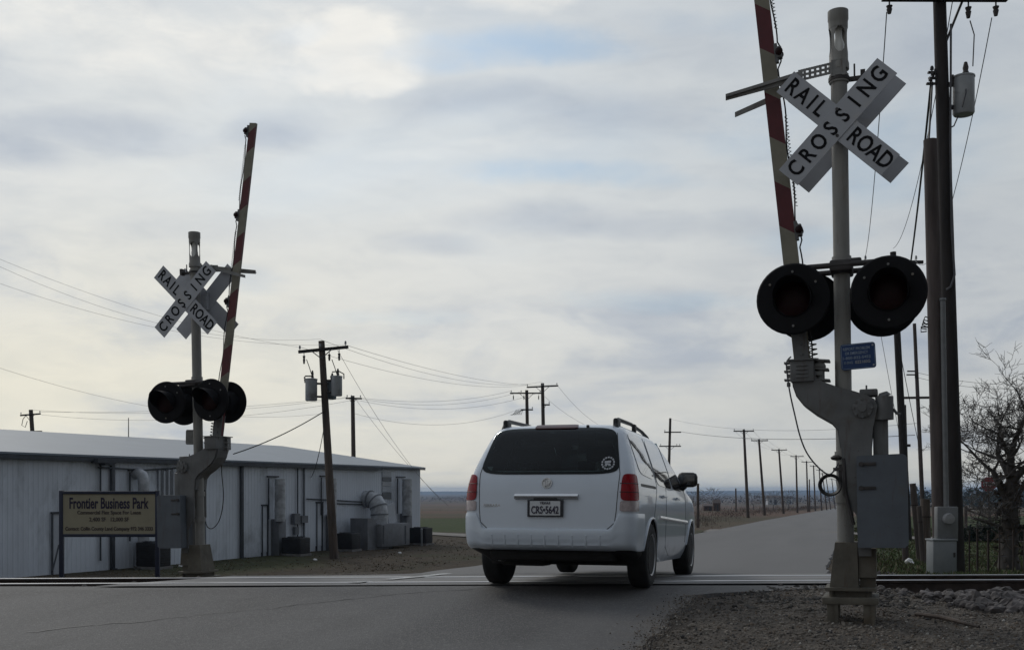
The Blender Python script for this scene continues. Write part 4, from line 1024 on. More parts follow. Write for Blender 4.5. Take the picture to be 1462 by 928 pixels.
    if not left_side:
        b = MB()
        for k in range(4): b.tube([(lx(1188, 692)+(.078+.005*k)*math.cos(a), -.17-.012*k, lz(692)+(.078+.004*k)*math.sin(a)) for a in np.linspace(0, 6.283, 30)], .0085, 6)
        b.build('wire_coil', M['cable'], g)
        b = MB(); b.lathe([(.0, 0), (.04, .01), (.05, .03), (.02, .05), (0, .05)], 12, c=(lx(1196, 655), -.15, lz(658))); b.box((lx(1199, 668), -.13, lz(670)), (.09, .07, .03)); b.box((lx(1203, 675), -.12, lz(676)), (.05, .06, .16), bev=.008)
        b.tube([(lx(1206, 655), -.15, lz(655)), (lx(1208, 700), -.17, lz(700)), (lx(1213, 722), -.17, lz(722)), (lx(1219, 745), -.15, lz(748))], .018, 6); b.build('lock_fitting', M['darksteel'], g)
    return g
def place(px, py, Y): p = P(px, py, Y); return p
YR, YL = R(-19.5), R(180-18)
lr = [(-.40, -1, 0, 0), (-.40, 1, .10, R(4)), (.385, -1, 0, 0), (.385, 1, -.05, R(-4))]
ll = [(-.385, -1, 0, R(0)), (-.385, 1, 0, R(-4)), (.385, -1, 0, R(4)), (.385, 1, 0, R(4))]
sigR = crossing_signal('tall nearer crossing signal on gravel with grey counterweights, right of the road', place(1209, 885, 9.4), YR, R(-.8), R(1), lr, R(-5.4), [1.17, 2.78, 4.4], False, (-.015, .06), .985)
sigL = crossing_signal('smaller farther crossing signal left of the road in front of the metal warehouse', place(287, 843, 16.3), YL, R(1.25), 0, ll, R(-8.7), [2.0, 3.27, 4.5], True, (-.10, .085), 1.06); sigL.scale = (1.02, 1.02, 1.02)
# soil pads where the stilts stand

# ------------------------------------------------------------------ power poles
def insul(b, p, r=.055, h=.18, down=False):
    s_ = -1 if down else 1
    b.lathe([(.015, 0), (.015, s_*h*.3), (r, s_*h*.35), (r*.6, s_*h*.6), (r*.9, s_*h*.62), (r*.55, s_*h), (0, s_*h*1.02)], 10, c=p)
def pole(label, top, base, Y, rt, rb_, arms=(), m='wood', group=None, cans=(), strings=(), zbase=None, name='power_pole', n=12, extras=None):
    """top, base: photo pixels of the pole's ends at depth Y. arms: (row, left col, right col, brace?, [insulator cols], tilt)"""
    pt = P(*top, Y); pb = P(base[0], base[1], Y)
    g0 = ground_z(pb.x, pb.y); k = (g0-pt.z)/(pb.z-pt.z); foot = pt.lerp(pb, k)
    root = thing(name, label, 'power pole', foot, group=group)
    b = MB(); d = pt-foot; b.tube([d*-.03]+[d*i/8 for i in range(9)], [rb_]+[rb_+(rt-rb_)*i/8 for i in range(9)], n); b.build('shaft', M[m], root)
    am = M['wooddark'] if m != 'woodred' else M['woodred']
    for row, c0, c1, br, ins, tilt in arms:
        def at(px, dy=0.0, o=-.14): return P(px, row+dy+(px-(c0+c1)/2)*tilt, Y)+Vector((0, o, 0))-foot
        a, c = at(c0), at(c1); b = MB(); mid = (a+c)/2; v = c-a
        th = max(.11, 0.0)
        b.box(mid, (v.length, .10, .125), rot=v.to_track_quat('X', 'Z').to_matrix()); arm = b.build('crossarm', am, root, smooth=False)
        if br:
            b = MB(); px_ = top[0]+(base[0]-top[0])*(row-top[1])/(base[1]-top[1])
            for q in (c0*.45+px_*.55, c1*.45+px_*.55): b.tube([at(q, 0, -.2), P(px_, row+br, Y)+Vector((0, -.2, 0))-foot], .022, 5)
            b.build('brace', M['wire'], root)
        for q in ins:
            b = MB(); insul(b, at(q)+Vector((0, 0, .06)), h=.20); b.build('insulator', M['porc'], root)
    for (px, py0, py1, dy_, mm_) in cans:
        p0, p1 = P(px, py1, Y)-foot, P(px, py0, Y)-foot; h = p1.z-p0.z; r = h*.265; c = Vector((p0.x, dy_, p0.z))
        b = MB(); b.lathe([(0, 0), (r*.9, 0), (r, h*.04), (r, h*.93), (r*1.06, h*.94), (r*1.06, h*.975), (r*.7, h*1.0), (0, h*1.01)], 18, c=c); t = b.build('transformer', M[mm_], root)
        b = MB(); b.lathe([(.05, h), (.06, h*1.08), (.045, h*1.12), (.055, h*1.2), (.03, h*1.34), (0, h*1.36)], 10, c=c+Vector((r*.2, 0, 0)))
        b.lathe([(.03, h*.8), (.03, h*.9), (.05, h*.92), (.02, h*1.02), (0, h*1.03)], 8, c=c+Vector((-r*1.05, 0, 0)))
        b.build('bushing', M['darksteel'], t)
        b = MB()
        axis = (pt-foot)*(c.z/ (pt-foot).z)
        for hh in (.2, .78): b.tube([c+Vector((0, 0, h*hh)), Vector((axis.x, 0, c.z+h*hh))], .045, 6)
        b.build('hanger', M['darksteel'], t)
    for (px, row, ln) in strings:                                   # hanging cut-outs and arresters
        b = MB(); p = P(px, row, Y)+Vector((0, -.14, 0))-foot; insul(b, p, .06, ln, True); b.build('arrester', M['darksteel'], root)
    if extras: extras(root, foot)
    return root
def A_extra(root, foot):
    b = MB(); Y = 45
    for px in (447, 483):
        b.tube([P(px, 538, Y)+Vector((0, -.2, 0))-foot, P(px-4, 525, Y)+Vector((0, -.2, 0))-foot, P(px-8, 514, Y)+Vector((0, -.2, 0))-foot], .018, 5)
    b.tube([P(434, 540, Y)-foot, P(436, 537, Y)-foot, P(446, 537, Y)-foot], .03, 5); b.tube([P(474, 531, Y)-foot, P(484, 530, Y)-foot, P(491, 534, Y)-foot, P(491, 541, Y)-foot], .025, 5)
    b.build('jumper', M['cable'], root)
pole('leaning transformer pole with three grey cans, standing before the warehouse', (459, 487), (477, 797), 45, .13, .19,
     [(499.5, 427, 498, 13, (429, 458, 494), -.10)], cans=[(446, 541, 573, -.25, 'can'), (482, 537, 566, -.2, 'can'), (471, 541, 569, .32, 'candark')], strings=[(435, 503, .5), (485, 500, .45), (471, 502, .4)], extras=A_extra)
pole('plain pole with short crossarm rising behind the right end of the warehouse roof', (503.5, 565), (506, 745), 84, .15, .2, [(569, 494, 517, 9, (496, 502, 515), .02)])
def C_extra(root, foot):
    b = MB(); Y = 100
    for k in range(5): b.tube([P(750-3*k, 585, Y)-foot, P(746-3*k, 586+k, Y)-foot, P(744-3*k, 592, Y)-foot, P(741-3*k, 588+k, Y)-foot], .03, 5)
    b.build('jumper', M['cable'], root)
pole('left one of two close poles behind the van, with double crossarms and jumpers', (752, 557), (755, 742), 100, .15, .2, [(561.5, 728, 774, 10, (730, 744, 771), 0), (585, 744, 761, 0, (760,), 0)], strings=[(733, 563, .5), (748, 563, .5), (769, 563, .5)], extras=C_extra)
pole('right one of two close poles behind the van, slightly taller', (774.5, 547), (778, 742), 95, .15, .2, [(552, 752, 797, 9, (753, 774.5, 795), -.05), (578, 773, 785, 8, (784,), 0)])
pole('pole with two tilted crossarms seen just above the van mirror', (957, 597), (953, 742), 120, .13, .18, [(617, 948, 972, 0, (949,), 0), (637, 941, 972, 6, (943, 970, 966), 0)])
row = [((1062, 613), (1068, 737), (1047, 1076, 615.5)), ((1083.5, 627), (1091.5, 732), (1072, 1096, 629)), ((1112, 641), (1118.5, 730.5), (1101, 1123, 642.5)), ((1136.5, 650), (1138.5, 729), (1128, 1147, 651.5)),
       ((1151.5, 658), (1153.5, 726), (1144, 1160, 659.5)), ((1161.5, 664), (1164, 724.5), (1156, 1168, 665.5)), ((1169.5, 669.5), (1173, 724), (1165, 1175, 671)), ((1174, 675), (1180, 723.5), (1171, 1179, 676)), ((1179, 679), (1185.5, 723), (1175, 1183, 680.5)),
       ((1187.5, 683), (1192, 722.5), (1184, 1191, 684)), ((1193.5, 684), (1199, 722), (1190, 1197, 685))]
ordn = ['nearest and tallest', 'second nearest', 'third nearest', 'fourth nearest', 'fifth nearest', 'sixth nearest', 'seventh nearest', 'eighth nearest', 'ninth nearest', 'second farthest', 'farthest']
rowpos = []
for (tp, bs, (a0, a1, ar)), wd_ in zip(row, ordn):
    h = bs[1]-tp[1]; Y = 9.6*FPX/h
    Y = min(Y, 400)
    pole('%s wooden pole in the row left of the far road' % wd_, tp, bs, Y, .13, .19 if Y < 200 else .2, [(ar, a0, a1, 5 if Y < 190 else 0, (a0+1, tp[0], a1-1) if Y < 260 else (), 0)], group='wooden power poles lining the far road', n=8); rowpos.append((tp, a0, a1, ar, Y))
pole('pole top with crossarm and jumpers peeking over the warehouse roof at left', (44, 585), (52, 700), 92, .17, .2, [(592, 30, 59, 9, (43, 58, 31), -.08), (616, 47, 61, 0, (), 0)],
     extras=lambda r_, f_: (lambda b: (b.tube([P(38, 592, 92)-f_, P(33, 598, 92)-f_, P(31, 607, 92)-f_, P(36, 610, 92)-f_, P(39, 601, 92)-f_], .03, 5), b.build('jumper', M['cable'], r_)))(MB()))
# big poles at the right
def H_extra(root, foot):
    b = MB(); Y = 20
    b.tube([P(1345, 40, Y)+Vector((.1, -.16, 0))-foot, P(1352, 210, Y)+Vector((0, -.16, 0))-foot, P(1354, 335, Y)+Vector((0, -.16, 0))-foot, P(1358, 395, Y)+Vector((0, -.16, 0))-foot, P(1352, 412, Y)+Vector((0, -.17, 0))-foot, P(1346, 416, Y)+Vector((0, -.17, 0))-foot], .02, 6)
    b.tube([P(1385, 30, Y)-foot, P(1391, 50, Y)-foot, P(1389, 95, Y)-foot], .012, 5)
    b.tube([P(1368, 166, Y)-foot, P(1362, 180, Y)-foot, P(1350, 186, Y)-foot], .014, 5)
    b.tube([P(1378, 110, Y)-foot, P(1371, 140, Y)+Vector((0, -.26, 0))-foot, P(1366, 160, Y)+Vector((0, -.24, 0))-foot], .012, 5)
    b.build('lead_wire', M['wire'], root)
    b = MB()
    for px, py in ((1331, 104), (1332, 112), (1329, 120)): b.box(P(px, py, Y)-foot, (.16, .06, .035)); insul(b, P(px-2, py, Y)+Vector((0, -.05, 0))-foot, .04, .1)
    b.build('bracket', M['darksteel'], root)
pole('tallest dark pole at right carrying a wide crossarm and one transformer', (1341, -12), (1366, 826), 20, .115, .15, [(2, 1256, 1433, 0, (1259, 1360, 1431), .004)], m='wooddark', cans=[(1375, 109, 165, -.02, 'can')], strings=[(1266, 8, .22), (1378, 8, .30), (1417, 8, .26)], extras=H_extra, n=20)
def H2_extra(root, foot):
    Y = 19.0; b = MB()
    b.cyl(P(1341, 432, Y)+Vector((0, -.15, 0))-foot, P(1346, 725, Y)+Vector((0, -.15, 0))-foot, .045, n=12); b.lathe([(.05, 0), (.06, .02), (.05, .05), (0, .06)], 12, c=P(1341, 432, Y)+Vector((0, -.15, 0))-foot)
    b.build('conduit', M['meter'], root)
    b = MB()
    for k in range(4): b.tube([P(1329, 455+k*4, Y)-foot, P(1321-2*k, 452+k*5, Y)-foot, P(1318-k, 459+k*5, Y)-foot, P(1323, 464+k*3, Y)-foot], .012, 5)
    b.build('weatherhead_wires', M['cable'], root)
    b = MB(); c = P(1343, 746, Y)+Vector((0, -.24, 0))-foot; b.box(c, (.37, .16, .58), bev=.02); mb_ = b.build('meter_box', M['meter'], root)
    b = MB(); b.lathe([(.10, 0), (.10, .03), (.085, .09), (0, .10)], 24, M=Matrix.Translation(c+Vector((.0, -.08, .08))) @ TX); b.build('meter', M['porc'], mb_)
    b = MB(); b.box(P(1345, 775, Y)+Vector((0, -.2, 0))-foot, (.07, .07, .2)); b.build('nipple', M['iron'], root)
pole('shorter cut-off pole with grey conduit and meter box before the tallest pole', (1328, 200), (1345, 826), 19.0, .115, .145, m='woodred', extras=H2_extra, n=20)
cbp = P(1344, 823, 18.7); cbp.z = ground_z(cbp.x, cbp.y)
cbx = thing('utility_cabinet', 'pale grey cabinet at the foot of the meter pole by the rails', 'cabinet', cbp)
zt = P(1344, 771, 18.7).z-cbp.z
b = MB(); b.box((0, 0, zt/2), (.41, .32, zt), bev=.012); b.build('body', M['meterlight'], cbx)
b = MB(); b.box((0, 0, zt+.012), (.44, .35, .03), bev=.006); b.build('lid', M['meterlight'], cbx)
b = MB(); b.box((.16, -.165, zt*.6), (.03, .02, .08)); b.build('latch', M['darksteel'], cbx)
pole('dark pole with crossarm rising behind the right pair of signal lights', (1275, 360), (1297, 790), 43, .12, .17, [(375.5, 1232, 1316, 10, (1275, 1306, 1234), 0)], m='wooddark', n=14)
pole('thin brown pole without crossarm left of the meter pole', (1305.5, 462), (1319, 760), 58, .09, .12, [(568, 1287, 1336, 0, (), -.01)], m='woodred', strings=[(1306, 534, .3)],
     extras=lambda r_, f_: (lambda b: ([b.box(P(px, py, 58)-f_, (.5, .08, .07)) for px, py in ((1302, 530), (1301, 535))], b.build('bracket', M['darksteel'], r_)))(MB()))
pole('short slim pole stub between the dark pole and the brown pole', (1291.5, 578), (1297, 770), 50, .07, .09, [(636, 1291, 1298, 0, (), 0)], m='woodred', name='pole_stub')
pole('thin far pole standing in the field beyond the van mirror', (996.5, 690), (996.5, 752), 85, .10, .12, m='wood', name='field_post')
pole('small far pole between second and third poles of the row', (1050.5, 697), (1051, 731), 210, .14, .16, m='wood', name='field_post')
pole('small far pole among the brush between fifth and sixth poles of the row', (1155.5, 684), (1156, 726), 220, .12, .15, m='wood', name='field_post')

# ------------------------------------------------------------------ wires, each span one object
def wire(label, a, c, sag, r=None, m='wire', group='overhead wires', name='overhead_wire'):
    p, q = P(*a), P(*c); n = 22; r = r or .00011*max(8, (a[2]+c[2])/2)
    pts = [p.lerp(q, i/n)-Vector((0, 0, sag*4*(i/n)*(1-i/n))) for i in range(n+1)]
    b = MB(); b.tube(pts, r, 5); o = b.build(name, M[m]); tag(o, label, 'wire', group); return o
for nm, a0, c0, sg_ in (('upper', (-60, 345, 34), (429, 496, 45), .45), ('middle', (-60, 352, 34), (458, 484, 45), .95), ('lower', (-60, 383, 34), (494, 492, 45), .75)):
    wire('%s of three long wires sloping from the left edge to the transformer pole' % nm, a0, c0, sg_)
wire('lone low cable sloping from the left edge behind the left signal lights', (-60, 505, 30), (464, 590, 45), .75)
for nm, a0, c0, sg_ in (('uppermost', (430, 496, 45), (753, 550, 95), .7), ('middle', (458, 485, 45), (774.5, 545, 95), .9), ('lowest', (495, 493, 45), (795, 549, 95), .6)):
    wire('%s of three wires sagging from the transformer pole to the pair behind the van' % nm, a0, c0, sg_)
wire('thick service cable from the transformer pole down to the warehouse eave', (466, 585, 45), (333, 648, 41), .15, .022, 'cable')
wire('slack cable from the transformer pole looping to the wall conduits', (466, 588, 45), (436, 684, 52), .9, .016, 'cable')
for nm, a0, c0, sg_ in (('top', (58, 588, 92), (496, 567, 84), .4), ('middle', (43, 585, 92), (502, 567, 84), .7), ('bottom', (59, 592, 92), (515, 569, 84), 1.0)):
    wire('%s of three level wires running above the warehouse roof' % nm, a0, c0, sg_)
for nm, a0, c0, sg_ in (('upper', (515, 568, 84), (730, 558, 100), .6), ('middle', (502, 567, 84), (744, 559, 100), .9), ('lower', (496, 568, 84), (771, 560, 100), 1.2)):
    wire('%s of three wires from the roof pole to the left pole behind the van' % nm, a0, c0, sg_)
wire('cable sagging between the roof pole and the lower crossarm behind the van', (505, 590, 84), (744, 583, 100), 1.2)
wire('steep stay wire falling right from the roof pole past the warehouse corner', (508, 570, 84), (640, 722, 80), .4, .012)
wire('second stay wire falling from the transformer pole over the roof end', (482, 500, 45), (628, 712, 60), .5, .008)
for nm, a0, c0, sg_ in (('upper', (795, 549, 95), (885, 617, 110), .9), ('lower', (771, 560, 100), (872, 618, 112), .7)):
    wire('%s wire falling right from the pair of poles toward the van roof rail' % nm, a0, c0, sg_)
wire('straight level wire from the pole above the mirror past the right mast', (971, 616, 120), (1306, 621, 58), .5, .020)
wire('faint upper level wire between the mirror pole and the far right', (957, 598, 120), (1310, 604, 60), .8, .010)
for nm, k in (('left', 0), ('middle', 1), ('right', 2)):       # the row of far poles: three lines strung over the whole row
    b = MB(); pts = []
    seq = [(t[0][0] if k == 1 else (t[1]+1 if k == 0 else t[2]-1), t[3]-2, t[4]) for t in rowpos]
    for a0, c0 in zip(seq, seq[1:]):
        p, q = P(*a0), P(*c0)
        pts += [p.lerp(q, i/8)-Vector((0, 0, 1.6*(i/8)*(1-i/8))) for i in range(8)]
    b.tube(pts, .010, 4); tag(b.build('overhead_wire', M['wire']), '%s conductor strung along the row of far roadside poles' % nm, 'wire', 'overhead wires')
wire('wire dropping from the left end of the tall crossarm to the dark pole', (1266, 18, 20), (1234, 371, 43), .9, .010)
wire('wire from the middle of the tall crossarm curving to the dark pole top', (1360, 2, 20), (1275, 355, 43), 1.0, .009)
wire('wire from the right end of the tall crossarm sweeping down to the dark pole', (1416, 26, 20), (1306, 371, 43), 1.7, .009)
wire('thick twisted cable slanting from the tall crossarm to the pole bracket', (1374, 2, 20), (1331, 112, 20), -.02, .025, 'cable')
wire('thick cable hanging from the pole bracket down toward the dark pole', (1330, 112, 20), (1280, 470, 43), 1.0, .022, 'cable')
wire('cable from the pole bracket down to the cut-off meter pole', (1331, 118, 20), (1326, 202, 19), .03, .02, 'cable')
wire('stay wire slanting down right from the dark pole', (1279, 470, 43), (1313, 640, 55), .1, .016, 'cable')
wire('faint stay wire left of the dark pole', (1258, 480, 43), (1288, 640, 45), .05, .010)
for nm, py in (('upper', 537), ('lower', 544)): wire('%s thin wire crossing to the bare tree at the right edge' % nm, (1306, py-6, 58), (1490, py+10, 60), .3, .010)

# ------------------------------------------------------------------ right side: tree, fences, stop sign, posts
def grow(b, tw, p, d, r, ln, depth, seed):
    if depth == 6: ln *= .98
    steps = 4 if depth > 2 else 3; pts = [p]; rs = [r]
    for i in range(steps):
        d = (d+Vector((seed.gauss(0, .16), seed.gauss(0, .16), seed.gauss(.05, .12)))).normalized(); p = p+d*ln/steps; pts.append(p); rs.append(r*(1-.42*(i+1)/steps))
    (b if r > .018 else tw).tube(pts, rs, 8 if r > .05 else (5 if r > .018 else 3), caps=False)
    if depth == 0: return
    k = seed.choice((2, 3, 3)) if depth > 2 else seed.choice((4, 4, 5))
    for i in range(k):
        j = seed.choice(range(1, len(pts))) if i else len(pts)-1
        nd_ = (d*(.75 if i else 1.1)+Vector((seed.gauss(0, .75), seed.gauss(0, .75), seed.gauss(.10, .5)))).normalized()
        grow(b, tw, pts[j], nd_, max(.005, rs[j]*(.80 if i == 0 else .62)), ln*(.82 if i == 0 else .70), depth-1, seed)
tb_ = P(1441, 818, 22); tb_.z = ground_z(tb_.x, tb_.y)
tree = thing('bare_tree', 'bare tangled tree with dark trunk at the right edge beyond the rails', 'tree', tb_)
sd = random.Random(21)
b, tw = MB(), MB()
trunk = [Vector((0, 0, -.1)), Vector((-.02, 0, .3)), Vector((.03, .02, .8)), Vector((.02, 0, 1.3)), Vector((.06, .05, 1.75))]
b.tube(trunk, [.24, .19, .165, .155, .145], 12)
for st, d, r, ln, dp in ((trunk[3], (-.55, -.1, .9), .085, .80, 6), (trunk[4], (.10, .1, 1), .11, .85, 6), (trunk[4], (.7, -.2, .9), .09, .85, 6), (trunk[3], (.5, .4, .6), .06, .75, 6), (trunk[2], (-.75, .2, .55), .05, .75, 6), (trunk[4], (-.35, .3, 1), .08, .8, 6)):
    grow(b, tw, st, Vector(d).normalized(), r, ln, dp, sd)
b.build('trunk', M['bark'], tree, angle=60); tw.build('crown', M['twig'], tree, smooth=False, normals=False)
b = MB()
for _ in range(260):
    h = rng.random()**.8*1.9; a = rng.uniform(0, 6.3); q = Vector((.2*math.cos(a), .2*math.sin(a), h)); d = Vector((rng.gauss(0, .12), rng.gauss(0, .12), rng.gauss(0, .12)))
    b.add([q, q+Vector((rng.gauss(0, .05), rng.gauss(0, .05), .06)), q+d], [(0, 1, 2)])
b.build('vine', mat('dead_vine', (.06, .046, .036), .95), tree, smooth=False, normals=False)
# stop sign seen from the side street with street-name plates
sp = P(1412, 742, 52); sp.z = ground_z(sp.x, sp.y)
st = thing('stop_sign', 'small red stop sign on a post in the field behind the bare tree', 'stop sign', sp, (0, 0, R(-32)))
b = MB(); b.cyl((0, 0, -.1), (0, 0, P(1412, 664, 52).z-sp.z), .04, n=8); b.build('post', M['iron'], st)
zc0 = P(1412, 691, 52).z-sp.z
b = MB(); b.prism([(.36*math.cos(R(22.5+45*k)), zc0+.36*math.sin(R(22.5+45*k))) for k in range(8)], -.07, -.06); o = b.build('panel', M['stopred'], st, smooth=False)
b = MB(); b.prism([(.38*math.cos(R(22.5+45*k)), zc0+.38*math.sin(R(22.5+45*k))) for k in range(8)], -.058, -.052); b.build('rim', M['signwhite'], o, smooth=False)
b = MB(); slab(b, 'STOP', .52, .2, 0, zc0, .02, Matrix.Translation((0, -.074, 0)) @ TX); b.build('lettering', M['signwhite'], o, smooth=False)
b = MB(); b.box((.45, -.03, zc0+.36), (.75, .02, .16)); b.build('name_plate', M['ductbox'], st)
# iron picket fence
fp = P(1375, 818, 20); fz = ground_z(fp.x, fp.y)
fen = thing('picket_fence', 'low row of rusty iron fence stakes beside the tallest dark pole', 'fence', (fp.x, fp.y, fz))
for px, ptop, w in ((1374, 760, .020), (1384, 757, .022), (1395.5, 755, .030), (1411, 757, .030), (1427, 758, .022), (1447, 757, .024), (1462, 757, .022), (1478, 757, .022)):
    p = P(px, 820, 20); g0 = ground_z(p.x, p.y); h = P(px, ptop, 20).z-g0
    b = MB(); l_ = (p.x-fp.x, 0, g0-fz-.1); b.box((l_[0], 0, g0-fz+h/2-.05), (w, w, h+.1), rot=Matrix.Rotation(R(rng.uniform(-1, 1)), 3, 'Y')); b.box((l_[0], -.01, g0-fz+h*.99), (w*1.6, w*1.2, .03)); b.build('picket', M['iron'], fen, smooth=False)
b = MB()
for hh in (.35, .66): b.tube([(0, .02, hh), (.7, .02, hh-.02), (1.4, .02, hh+.01)], .004, 4)
b.build('strand', M['wire'], fen)
# farm gate with rails and diagonal brace
gp = P(1375, 748, 45); gz_ = ground_z(gp.x, gp.y)
gate = thing('field_fence', 'weathered wooden corner fence with a diagonal brace in the right field', 'fence', (gp.x, gp.y, gz_))
def fx_(px, py, Y=45): return P(px, py, Y)-Vector((gp.x, gp.y, gz_))
for px, py in ((1379, 722), (1413, 727), (1448, 728), (1484, 728)):
    q = fx_(px, py); b = MB(); b.cyl((q.x, 0, -.1), (q.x, 0, q.z), .07, n=8); b.build('post', M['woodred'], gate)
b = MB(); b.tube([fx_(1379, 726), fx_(1413, 727)], .035, 6); b.tube([fx_(1379, 727), fx_(1413, 740)], .04, 6); b.build('brace', M['woodred'], gate)
b = MB()
for py in (733, 739, 745): b.tube([fx_(1350, py), fx_(1490, py+1)], .012, 4)
b.build('strand', M['wire'], gate)
# round clipped shrubs by the fence
def shrub(px, py, Y, r, label):
    p = P(px, py, Y); p.z = ground_z(p.x, p.y); o = thing('shrub', label, 'shrub', p, group='round shrubs in the right field')
    b = MB(); z0 = r*.9
    for _ in range(420):
        d = Vector((rng.gauss(0, 1), rng.gauss(0, 1), rng.gauss(0, .8))).normalized()*r*rng.uniform(.55, 1.05); q = Vector((0, 0, z0))+d; s_ = .09*r*2
        a, c = Vector((rng.gauss(0, 1), rng.gauss(0, 1), rng.gauss(0, 1))).normalized()*s_, Vector((rng.gauss(0, 1), rng.gauss(0, 1), rng.gauss(0, 1))).normalized()*s_
        b.add([q-a, q+c, q+a, q-c], [(0, 1, 2, 3)])
    b.build('crown', M['evergreen'], o, smooth=False, normals=False)
    b = MB(); b.cyl((0, 0, -.05), (0, 0, z0), .04, .02, 6); b.build('stem', M['bark'], o)
for px, r, w in ((1380, .33, 'leftmost'), (1396, .40, 'second from left'), (1415, .42, 'third from left'), (1452, .40, 'rightmost, partly behind the bare tree trunk')): shrub(px, 748, 42, r, 'small round dark shrub, %s, by the field fence' % w)
# old gate posts left of the meter pole
def stub(label, top, base, Y, r, m='woodred', name='old_post'):
    pt, pb = P(*top, Y), P(*base, Y); g0 = ground_z(pb.x, pb.y); o = thing(name, label, 'post', (pb.x, pb.y, g0)); d = pt-Vector((pb.x, pb.y, g0))
    b = MB(); b.tube([d*-.05, d*.3, d*.7, d], [r, r*1.03, r*.97, r*.95], 10); b.build('stake', M[m], o)
    b = MB(); b.cyl(d*.72-Vector((0, 0, .015)), d*.72+Vector((0, 0, .015)), r*1.12, n=10); b.build('wire_wrap', M['iron'], o)
stub('old wooden post leaning left beside the upright gate post', (1303, 690), (1314, 770), 28, .085)
stub('stout upright gray post left of the meter cabinet', (1321, 712), (1322, 788), 27, .12, 'wood')
stub('dark post behind the right signal cabinet', (1289, 700), (1293, 784), 28, .08)
stub('low crooked stake between the leaning post and the stout post', (1312, 722), (1318, 786), 26.5, .06)
o = hit(1299, 806); q = thing('white_bag', 'small crumpled white bag on the grass left of the pale cabinet', 'litter', o)
bm = bmesh.new(); bmesh.ops.create_icosphere(bm, subdivisions=3, radius=.10)
for v in bm.verts: v.co = v.co*(1+.5*mnoise.noise(v.co*12)); v.co.z = max(-.02, v.co.z*.9+.06)
me = bpy.data.meshes.new('bag'); bm.to_mesh(me); bm.free(); me.materials.append(M['litter']); ob = bpy.data.objects.new('bag', me); C.objects.link(ob); ob.parent = q
for px, py, lb in ((450, 800, 'scrap of white litter on brown grass left of the transformer pole'), (571, 790, 'scrap of white litter on brown grass right of the transformer pole'), (258, 809, 'scrap of white litter beneath the grey counterweights of the left signal')):
    p = hit(px, py); bm = bmesh.new(); bmesh.ops.create_icosphere(bm, subdivisions=2, radius=.07)
    for v in bm.verts: v.co = Vector((v.co.x*1.4, v.co.y, max(0, v.co.z*.7+.03)))*(1+.4*mnoise.noise(v.co*15))
    me = bpy.data.meshes.new('litter'); bm.to_mesh(me); bm.free(); me.materials.append(M['litter']); ob = bpy.data.objects.new('litter', me); C.objects.link(ob); ob.location = p; tag(ob, lb, 'litter', 'scraps of litter')
pk = hit(1352, 889); pl_ = thing('wooden_stick', 'thin brown stick lying on gravel before the heap of ballast', 'stick', pk)
b = MB(); a, c = hit(1308, 880)-pk, hit(1398, 898)-pk; b.tube([a+Vector((0, 0, .02)), a.lerp(c, .4)+Vector((0, .02, .035)), c+Vector((0, 0, .02))], [.02, .022, .014], 7); b.build('stick', M['wood'], pl_)
# far farm buildings
def house(label, px0, px1, pyw, pyr, pyb, Y, wall, roof, name='barn'):
    a, c = P(px0, pyb, Y), P(px1, pyb, Y); w = c.x-a.x; g0 = min(a.z, ground_z((a.x+c.x)/2, Y)); zw = P(0, pyw, Y).z-g0; zr = P(0, pyr, Y).z-g0; dp = w*.6
    o = thing(name, label, 'building', ((a.x+c.x)/2, Y, g0))
    b = MB(); b.box((0, 0, zw/2), (w, dp, zw)); b.prism([(-w/2, zw), (w/2, zw), (w/2*.5, zr-.1), (-w/2*.5, zr-.1)], -dp*.02, dp*.02); b.build('wall', wall, o, smooth=False)
    b = MB(); e = w*.06
    b.add([(-w/2-e, -dp/2-e, zw), (w/2+e, -dp/2-e, zw), (w/2+e, dp/2+e, zw), (-w/2-e, dp/2+e, zw), (-w/2-e, 0, zr), (w/2+e, 0, zr)], [(0, 1, 5, 4), (2, 3, 4, 5), (1, 2, 5), (3, 0, 4), (0, 3, 2, 1)]); b.build('roof', roof, o, smooth=False)
    b = MB(); b.box((w*.1, -dp/2-.03, zw*.4), (w*.2, .06, zw*.8)); b.box((-w*.25, -dp/2-.03, zw*.55), (w*.14, .06, zw*.35)); b.build('opening', M['darksteel'], o, smooth=False)
house('low brown farm shed beyond the field right of the van mirror', 1004, 1019, 722, 719, 726, 260, M['barn'], M['barnroof'])
house('brown farm barn with a pale gable left of the nearest far pole', 1018, 1028, 718, 713, 726, 250, M['barn'], M['barnroof'])
house('white far house between second and third poles of the row', 1095, 1113, 711, 707, 715, 900, M['housew'], M['barnroof'], 'house')
house('tiny pale far house right of the third pole', 1122, 1131, 712, 708, 715, 1000, M['housew'], M['barnroof'], 'house')
# scattered single bare trees far off
def far_tree(px, py, Y, h, label):
    p = P(px, py, Y); p.z = ground_z(p.x, p.y); o = thing('bare_tree', label, 'tree', p, group='small bare trees far across the field'); s2 = random.Random(int(px)); b, tw = MB(), MB()
    b.tube([Vector((0, 0, -.2)), Vector((0, 0, h*.25))], [h*.022, h*.016], 6); b.build('trunk', M['bark'], o)
    for _ in range(260):
        t = s2.random(); d = Vector((s2.gauss(0, .22), s2.gauss(0, .22), 0))*h*(.5+.8*math.sin(t*3.0)); q = Vector((0, 0, h*(.22+.62*t)))+d
        e = Vector((d.x*.5+s2.gauss(0, .06)*h, d.y*.5, h*s2.uniform(.03, .14))); w = Vector((s2.uniform(-1, 1), 0, .3)).normalized()*.008*h
        tw.add([q-w, q+w, q+e], [(0, 1, 2)])
    tw.build('crown', M['twig'], o, smooth=False, normals=False)
